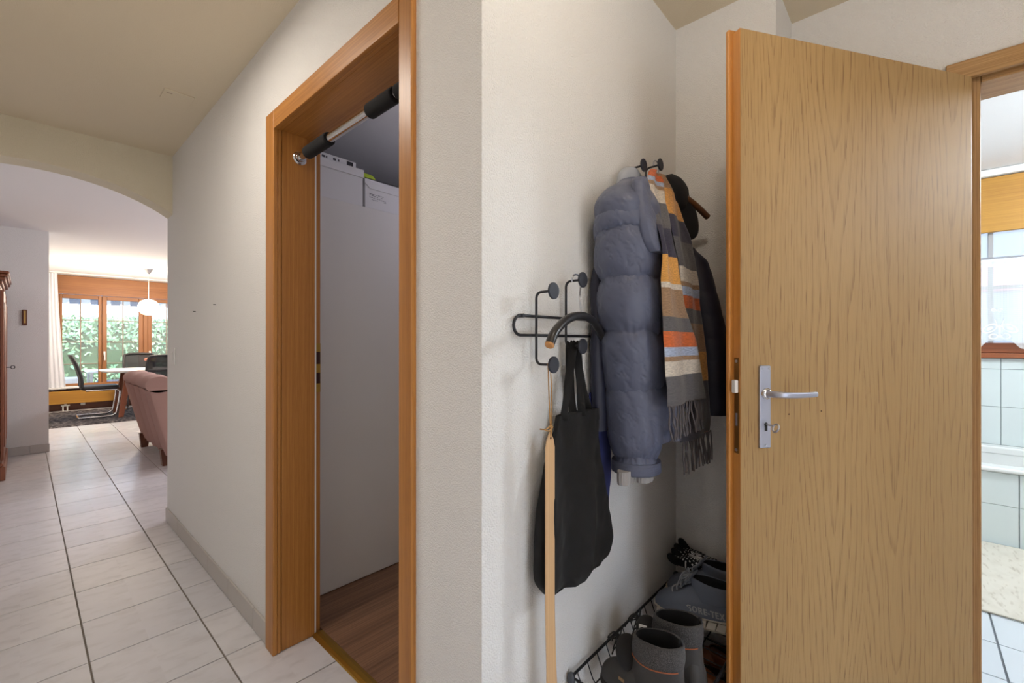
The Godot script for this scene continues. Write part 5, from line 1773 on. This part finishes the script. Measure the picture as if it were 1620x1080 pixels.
func boot(label: String, at: Vector3, turn: float, tag_on: bool):
	var o := thing("ankle_boot", label, "boot", at, turn, "pair of ankle boots")
	o.scale = v3(0.92, 1.0, 0.87)
	var L := 0.285
	var lea := mat(rgb(60, 57, 55), 0.55)
	lea.heightmap_enabled = true; lea.heightmap_texture = M._fuzz; lea.heightmap_scale = 0.02; lea.uv1_scale = Vector3(10, 10, 1)
	var sole := foot(L + 0.006, [[0.0, 0.012], [0.03, 0.030], [0.12, 0.044], [0.3, 0.051], [0.5, 0.045], [0.75, 0.040], [0.92, 0.038], [0.98, 0.026], [1.0, 0.010]], [[0.0, 0.024], [0.5, 0.022], [1.0, 0.026]], 0.0)
	part(o, "sole", sole, mat(rgb(58, 54, 52), 0.8))
	var ft := foot(L, [[0.0, 0.010], [0.03, 0.028], [0.12, 0.043], [0.3, 0.050], [0.5, 0.044], [0.75, 0.040], [0.92, 0.038], [0.98, 0.028], [1.0, 0.012]], [[0.0, 0.030], [0.05, 0.052], [0.15, 0.066], [0.3, 0.078], [0.42, 0.096], [0.52, 0.122], [0.65, 0.128], [0.9, 0.120], [0.97, 0.10], [1.0, 0.06]], 0.018)
	part(o, "upper", ft, lea, "dark grey leather upper")
	var tw := mat(Color.WHITE, 0.98)
	var nz := noise(0.35, 201, 2)
	tw.albedo_texture = paint(128, 128, func(x: float, y: float): return rgb(34, 33, 34).lerp(rgb(136, 132, 130), clampf(0.32 + 1.3 * nz.get_noise_2d(x * 1.6, y * 1.6), 0.0, 1.0)))
	tw.uv1_scale = Vector3(0.55, 0.6, 1)
	tw.heightmap_enabled = true; tw.heightmap_texture = M._fuzz; tw.heightmap_scale = 0.05
	var ls := MB.new()
	var lr := []
	for r in [[0.070, 0.046, 0.0405, 0.088, 0.0], [0.095, 0.050, 0.0420, 0.083, 0.0], [0.120, 0.052, 0.0430, 0.080, 0.10], [0.143, 0.053, 0.0435, 0.078, 0.16]]: lr.append(oval(r[0], r[1], r[2], r[3], 40, r[4]))
	ls.loft(lr, true, false)
	part(o, "shaft", ls, lea)
	shaft(o, "tweed_collar", [[0.136, 0.053, 0.0440, 0.079, 0.16], [0.152, 0.054, 0.0475, 0.081, 0.16], [0.172, 0.056, 0.0485, 0.080, 0.17], [0.190, 0.057, 0.0470, 0.078, 0.18]], 0.009, 0.10, tw, cloth(rgb(14, 14, 17), 5, 0.06, 40.0), "grey flecked tweed collar")
	var pull := MB.new()
	pull.tube(smooth_path([v3(0.004, 0.150, 0.122), v3(0.004, 0.208, 0.130), v3(0.002, 0.220, 0.126), v3(0.002, 0.205, 0.120), v3(0.002, 0.15, 0.112)], 5), 0.003, 6)
	part(o, "pull_loop", pull, M.black)
	var pip := MB.new()
	var pp := []
	for i in 19:
		var an := lerpf(PI * 1.45, PI * 0.60, i / 18.0)
		var z := sin(an) * 0.081
		var wob := 1.0 + 0.035 * sin(an * 3.0 + 0.136 * 40.0) + 0.02 * sin(an * 5.0 - 0.136 * 60.0)
		pp.append(v3(cos(an) * 0.0455 * wob, 0.137 + 0.16 * z, 0.053 + z * wob))
	pip.tube(pp, 0.0015, 6)
	part(o, "piping", pip, mat(rgb(170, 96, 60), 0.7), "thin rust-coloured piping")
	# soft tongue standing up before the collar
	var tg := MB.new()
	var rg := []
	for j in 17:
		var th := PI * j / 16.0
		var ring := []
		for i in 24:
			var an := TAU * i / 24.0
			var d := v3(cos(an) * sin(th), cos(th), sin(an) * sin(th))
			ring.append(v3(0, 0.106, -0.044) + Basis(v3(1, 0, 0), -0.70) * v3(d.x * 0.043, d.y * 0.048, d.z * 0.034))
		rg.append(ring)
	tg.loft(rg, true, false)
	part(o, "tongue", tg, cloth(rgb(34, 32, 32), 5, 0.03, 40.0), "padded black tongue")
	lace_set(o, [v3(0, 0.100, -0.086), v3(0, 0.116, -0.082), v3(0, 0.132, -0.076)], 0.030, M.black, true)
	part(o, "name_tab", boxm(v3(-0.0495, 0.058, -0.045), v3(-0.046, 0.066, -0.025), 0.001), mat(rgb(150, 120, 84), 0.5), "small tan leather tab")
	if tag_on:
		var tgm := MB.new()
		tgm.prism(PackedVector2Array([Vector2(-0.014, -0.010), Vector2(0.014, -0.013), Vector2(0.012, 0.012), Vector2(-0.012, 0.012)]), v3(-0.030, 0.128, -0.044), v3(0.35, 0.0, 0.94), v3(0.1, 0.95, -0.2), v3(-0.0015, 0.0005, 0))
		part(o, "size_tag", tgm, M.white_plastic, "white size tag")

func sneaker(label: String, at: Vector3, turn: float, near: bool):
	var o := thing("sneaker", label, "shoe", at, turn, "pair of blue-grey sneakers")
	o.rotation.x = -0.14
	var L := 0.285
	var um := mat(rgb(106, 113, 128), 0.85)
	um.heightmap_enabled = true; um.heightmap_texture = M._fuzz; um.heightmap_scale = 0.03; um.uv1_scale = Vector3(8, 8, 1)
	var som := mat(rgb(206, 198, 184), 0.7)
	var wk := [[0.0, 0.010], [0.03, 0.027], [0.12, 0.042], [0.3, 0.050], [0.5, 0.043], [0.75, 0.040], [0.92, 0.037], [0.98, 0.026], [1.0, 0.010]]
	var so := MB.new()
	# two plates with studs between them: the openings along the midsole are real
	var up := foot(L + 0.010, wk.map(func(q): return [q[0], q[1] + 0.003]), [[0.0, 0.042], [0.3, 0.036], [0.7, 0.038], [1.0, 0.052]], 0.031)
	part(o, "midsole", up, som, "cream midsole")
	var lo := foot(L, wk.map(func(q): return [q[0], q[1] + 0.001]), [[0.0, 0.012], [0.05, 0.011], [1.0, 0.012]], 0.0)
	part(o, "outsole", lo, mat(rgb(150, 142, 130), 0.8))
	var kk := 0
	for f in [0.06, 0.14, 0.22, 0.30, 0.37, 0.44, 0.51, 0.58, 0.66, 0.76, 0.86, 0.95]:
		var w := curve1(wk, f)
		var st := MB.new()
		var z := lerpf(-L * 0.5, L * 0.5, f)
		var hw := 0.006 if f < 0.62 else 0.0145
		var ps := PackedVector2Array([Vector2(-hw - 0.003, 0.008), Vector2(hw * 0.6, 0.008), Vector2(hw + 0.003, 0.030), Vector2(-hw * 0.5, 0.030)])
		st.prism(ps, v3(-w, 0, z), v3(0, 0, 1), v3(0, 1, 0), v3(w * 2.0, 0, 0))
		part(o, "sole_stud", st, som)
	var ft := foot(L, [[0.0, 0.008], [0.03, 0.025], [0.12, 0.041], [0.3, 0.049], [0.5, 0.043], [0.75, 0.0385], [0.92, 0.036], [0.98, 0.026], [1.0, 0.010]], [[0.0, 0.044], [0.05, 0.064], [0.15, 0.080], [0.3, 0.092], [0.45, 0.112], [0.55, 0.116], [0.7, 0.098], [0.9, 0.098], [0.97, 0.09], [1.0, 0.06]], 0.032)
	part(o, "upper", ft, um, "blue-grey fabric upper")
	shaft(o, "padded_collar", [[0.080, 0.062, 0.0395, 0.074, 0.0], [0.100, 0.060, 0.0395, 0.075, 0.08], [0.120, 0.058, 0.0380, 0.074, -0.05], [0.128, 0.058, 0.0365, 0.073, -0.12]], 0.009, 0.085, um, mat(rgb(26, 28, 34), 0.95))
	var tg := band([[0.0, 0.150, -0.024, 0.024, 0.0], [0.3, 0.138, -0.026, 0.026, -0.010], [1.0, 0.100, -0.022, 0.022, -0.048]], 0.009, 0.0, 1.0, 205, 14, 12)
	part(o, "tongue", tg, um)
	lace_set(o, [v3(0, 0.092, -0.072), v3(0, 0.101, -0.056), v3(0, 0.112, -0.040), v3(0, 0.124, -0.024), v3(0, 0.138, -0.012)], 0.024, mat(rgb(150, 155, 162), 0.9), near)
	part(o, "toe_cap", foot(0.07, [[0.0, 0.010], [0.12, 0.027], [0.5, 0.042], [1.0, 0.0485]], [[0.0, 0.046], [0.2, 0.066], [0.6, 0.080], [1.0, 0.086]], 0.032, 14), um).position.z = -L * 0.5 + 0.0335
	if near:
		var tm := TextMesh.new()
		tm.text = "GORE-TEX"
		var fnt := SystemFont.new()
		fnt.font_names = PackedStringArray(["Droid Sans"])
		fnt.font_weight = 700
		tm.font = fnt
		tm.font_size = 32
		tm.depth = 0.0012
		tm.pixel_size = 0.00078
		var mi := part(o, "side_lettering", tm, mat(rgb(166, 168, 170), 0.8), "raised grey lettering")
		mi.rotation.y = -PI * 0.5 - 0.055
		mi.position = v3(-0.0462, 0.058, 0.034)

func brown_shoe(label: String, at: Vector3, turn: float):
	var o := thing("leather_shoe", label, "shoe", at, turn, "brown shoes on the lower shelf")
	var L := 0.28
	var wk := [[0.0, 0.010], [0.03, 0.025], [0.12, 0.040], [0.3, 0.048], [0.5, 0.041], [0.75, 0.037], [0.92, 0.035], [0.98, 0.025], [1.0, 0.010]]
	part(o, "sole", foot(L + 0.008, wk.map(func(q): return [q[0], q[1] + 0.003]), [[0.0, 0.020], [1.0, 0.024]], 0.0), mat(rgb(40, 28, 22), 0.6))
	part(o, "upper", foot(L, wk, [[0.0, 0.028], [0.05, 0.048], [0.15, 0.062], [0.3, 0.072], [0.45, 0.094], [0.55, 0.10], [0.7, 0.085], [0.9, 0.085], [0.97, 0.08], [1.0, 0.05]], 0.016), mat(rgb(130, 74, 40), 0.35))
	shaft(o, "collar", [[0.062, 0.062, 0.036, 0.070, 0.0], [0.090, 0.060, 0.035, 0.070, 0.06], [0.100, 0.059, 0.034, 0.069, 0.0]], 0.005, 0.068, mat(rgb(116, 64, 34), 0.4), mat(rgb(40, 26, 20), 0.9))

func glove():
	var o := thing("knitted_glove", "black knitted glove with a white snowflake pattern lying on the sneaker", "glove", v3(1.600, 0.402, -0.598), 0.0)
	var bk := cloth(rgb(16, 16, 22), 5, 0.06, 30.0)
	# back of the hand with the knitted-in star
	var S := 160
	var im := Image.create(S, S, false, Image.FORMAT_RGB8)
	im.fill(rgb(18, 18, 24))
	for y in S:
		for x in S:
			var u := (x / float(S) - 0.5) * 2.0; var v := (y / float(S) - 0.5) * 2.0
			var rr := sqrt(u * u + v * v); var an := atan2(v, u)
			var on := false
			if rr < 0.40:
				var k := absf(fposmod(an / (PI / 4.0) + 0.5, 1.0) - 0.5) * 2.0
				on = k > 0.12 + 0.25 * (1.0 - rr / 0.40) * 0.2 and k < 0.75 and rr > 0.05 and k < 1.35 - rr * 2.2
			else:
				on = (int(x / 7.0) + int(y / 7.0)) % 3 == 0 and int(x / 7.0) % 2 == 0 and rr > 0.46
			if on: im.set_pixel(x, y, rgb(226, 226, 224))
	var pm := mat(Color.WHITE, 0.95)
	pm.albedo_texture = tex(im)
	pm.heightmap_enabled = true; pm.heightmap_texture = M._fuzz; pm.heightmap_scale = 0.04
	var rows := []
	var gn := noise(1.0, 211, 2)
	for j in 25:
		var f := j / 24.0
		var row := []; var back := []
		for i in 25:
			var u := i / 24.0
			var e := sqrt(maxf(0.0, 1.0 - pow(2.0 * u - 1.0, 4.0)))
			var h := 0.018 * e * (0.7 + 0.3 * sin(PI * f)) + 0.006 * gn.get_noise_2d(u * 3.0, f * 3.0)
			var p := v3(lerpf(-0.045, 0.050, u), 0.010 - 0.012 * f + 0.020 * (u - 0.3), lerpf(-0.035, 0.085, f))
			row.append(p + v3(-0.35 * h, h + 0.004, 0)); back.push_front(p + v3(0, -h * 0.5, 0))
		rows.append(row + back)
	var b := MB.new()
	b.loft(rows)
	var kk := 50
	for i in b.t.size():
		b.t[i] = Vector2((b.v[i].z + 0.035) / 0.12, (0.05 - b.v[i].x) / 0.095)
	part(o, "hand", b, pm, "white snowflake knitted into black wool")
	for q in [[-0.036, -0.030, -0.006, -0.03], [-0.014, -0.030, 0.002, 0.0], [0.010, -0.030, 0.010, 0.0], [0.033, -0.028, 0.018, 0.03]]:
		var d := v3(q[3] * 0.4, 0.012, -0.022)
		var p0 := v3(q[0], 0.012 + q[2], q[1] + 0.012)
		var fb := MB.new()
		fb.tube(smooth_path([p0, p0 + d * 0.8, p0 + d * 1.1 + v3(0, 0.006, 0), p0 + d * 1.3 + v3(0, 0.012, 0.004)], 5), [0.013, 0.0133, 0.0136, 0.0138, 0.0138, 0.0137, 0.0136, 0.0134, 0.013, 0.0125, 0.012, 0.0115, 0.0105, 0.009, 0.006, 0.002], 12)
		part(o, "finger", fb, bk)

# ------------------------------------------------------------------ small wall and ceiling details
func build_details():
	var vp := thing("ceiling_cover", "flat cover plate on the corridor ceiling, sharing its warm-light tint", "cover plate", v3(0.506, CEIL, -2.667))
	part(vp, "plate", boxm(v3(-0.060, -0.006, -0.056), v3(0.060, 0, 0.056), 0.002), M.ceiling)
	part(vp, "print_mark", boxm(v3(-0.046, -0.0066, 0.022), v3(-0.024, -0.006, 0.030)), mat(rgb(190, 168, 146), 0.9))
	var ls := thing("light_switch", "white light switch on the corridor wall beside the arch", "switch", v3(0.65, 1.10, -3.515))
	part(ls, "plate", boxm(v3(-0.008, -0.055, -0.055), v3(0, 0.055, 0.055), 0.003), M.plaster)
	part(ls, "rocker", boxm(v3(-0.012, -0.028, -0.028), v3(-0.008, 0.028, 0.028), 0.002), M.white_plastic)
	for q in [[1.378, -2.590], [1.362, -2.98]]:
		var nb := MB.new()
		nb.tube([v3(0, 0, 0), v3(-0.012, 0.0, 0.0), v3(-0.014, -0.001, 0.012)], 0.0016, 6)
		solo("wall_nail", nb, M.wire, "small dark nail in the cream corridor wall", "nail", "nails in the corridor wall", v3(0.65, q[0], q[1]))
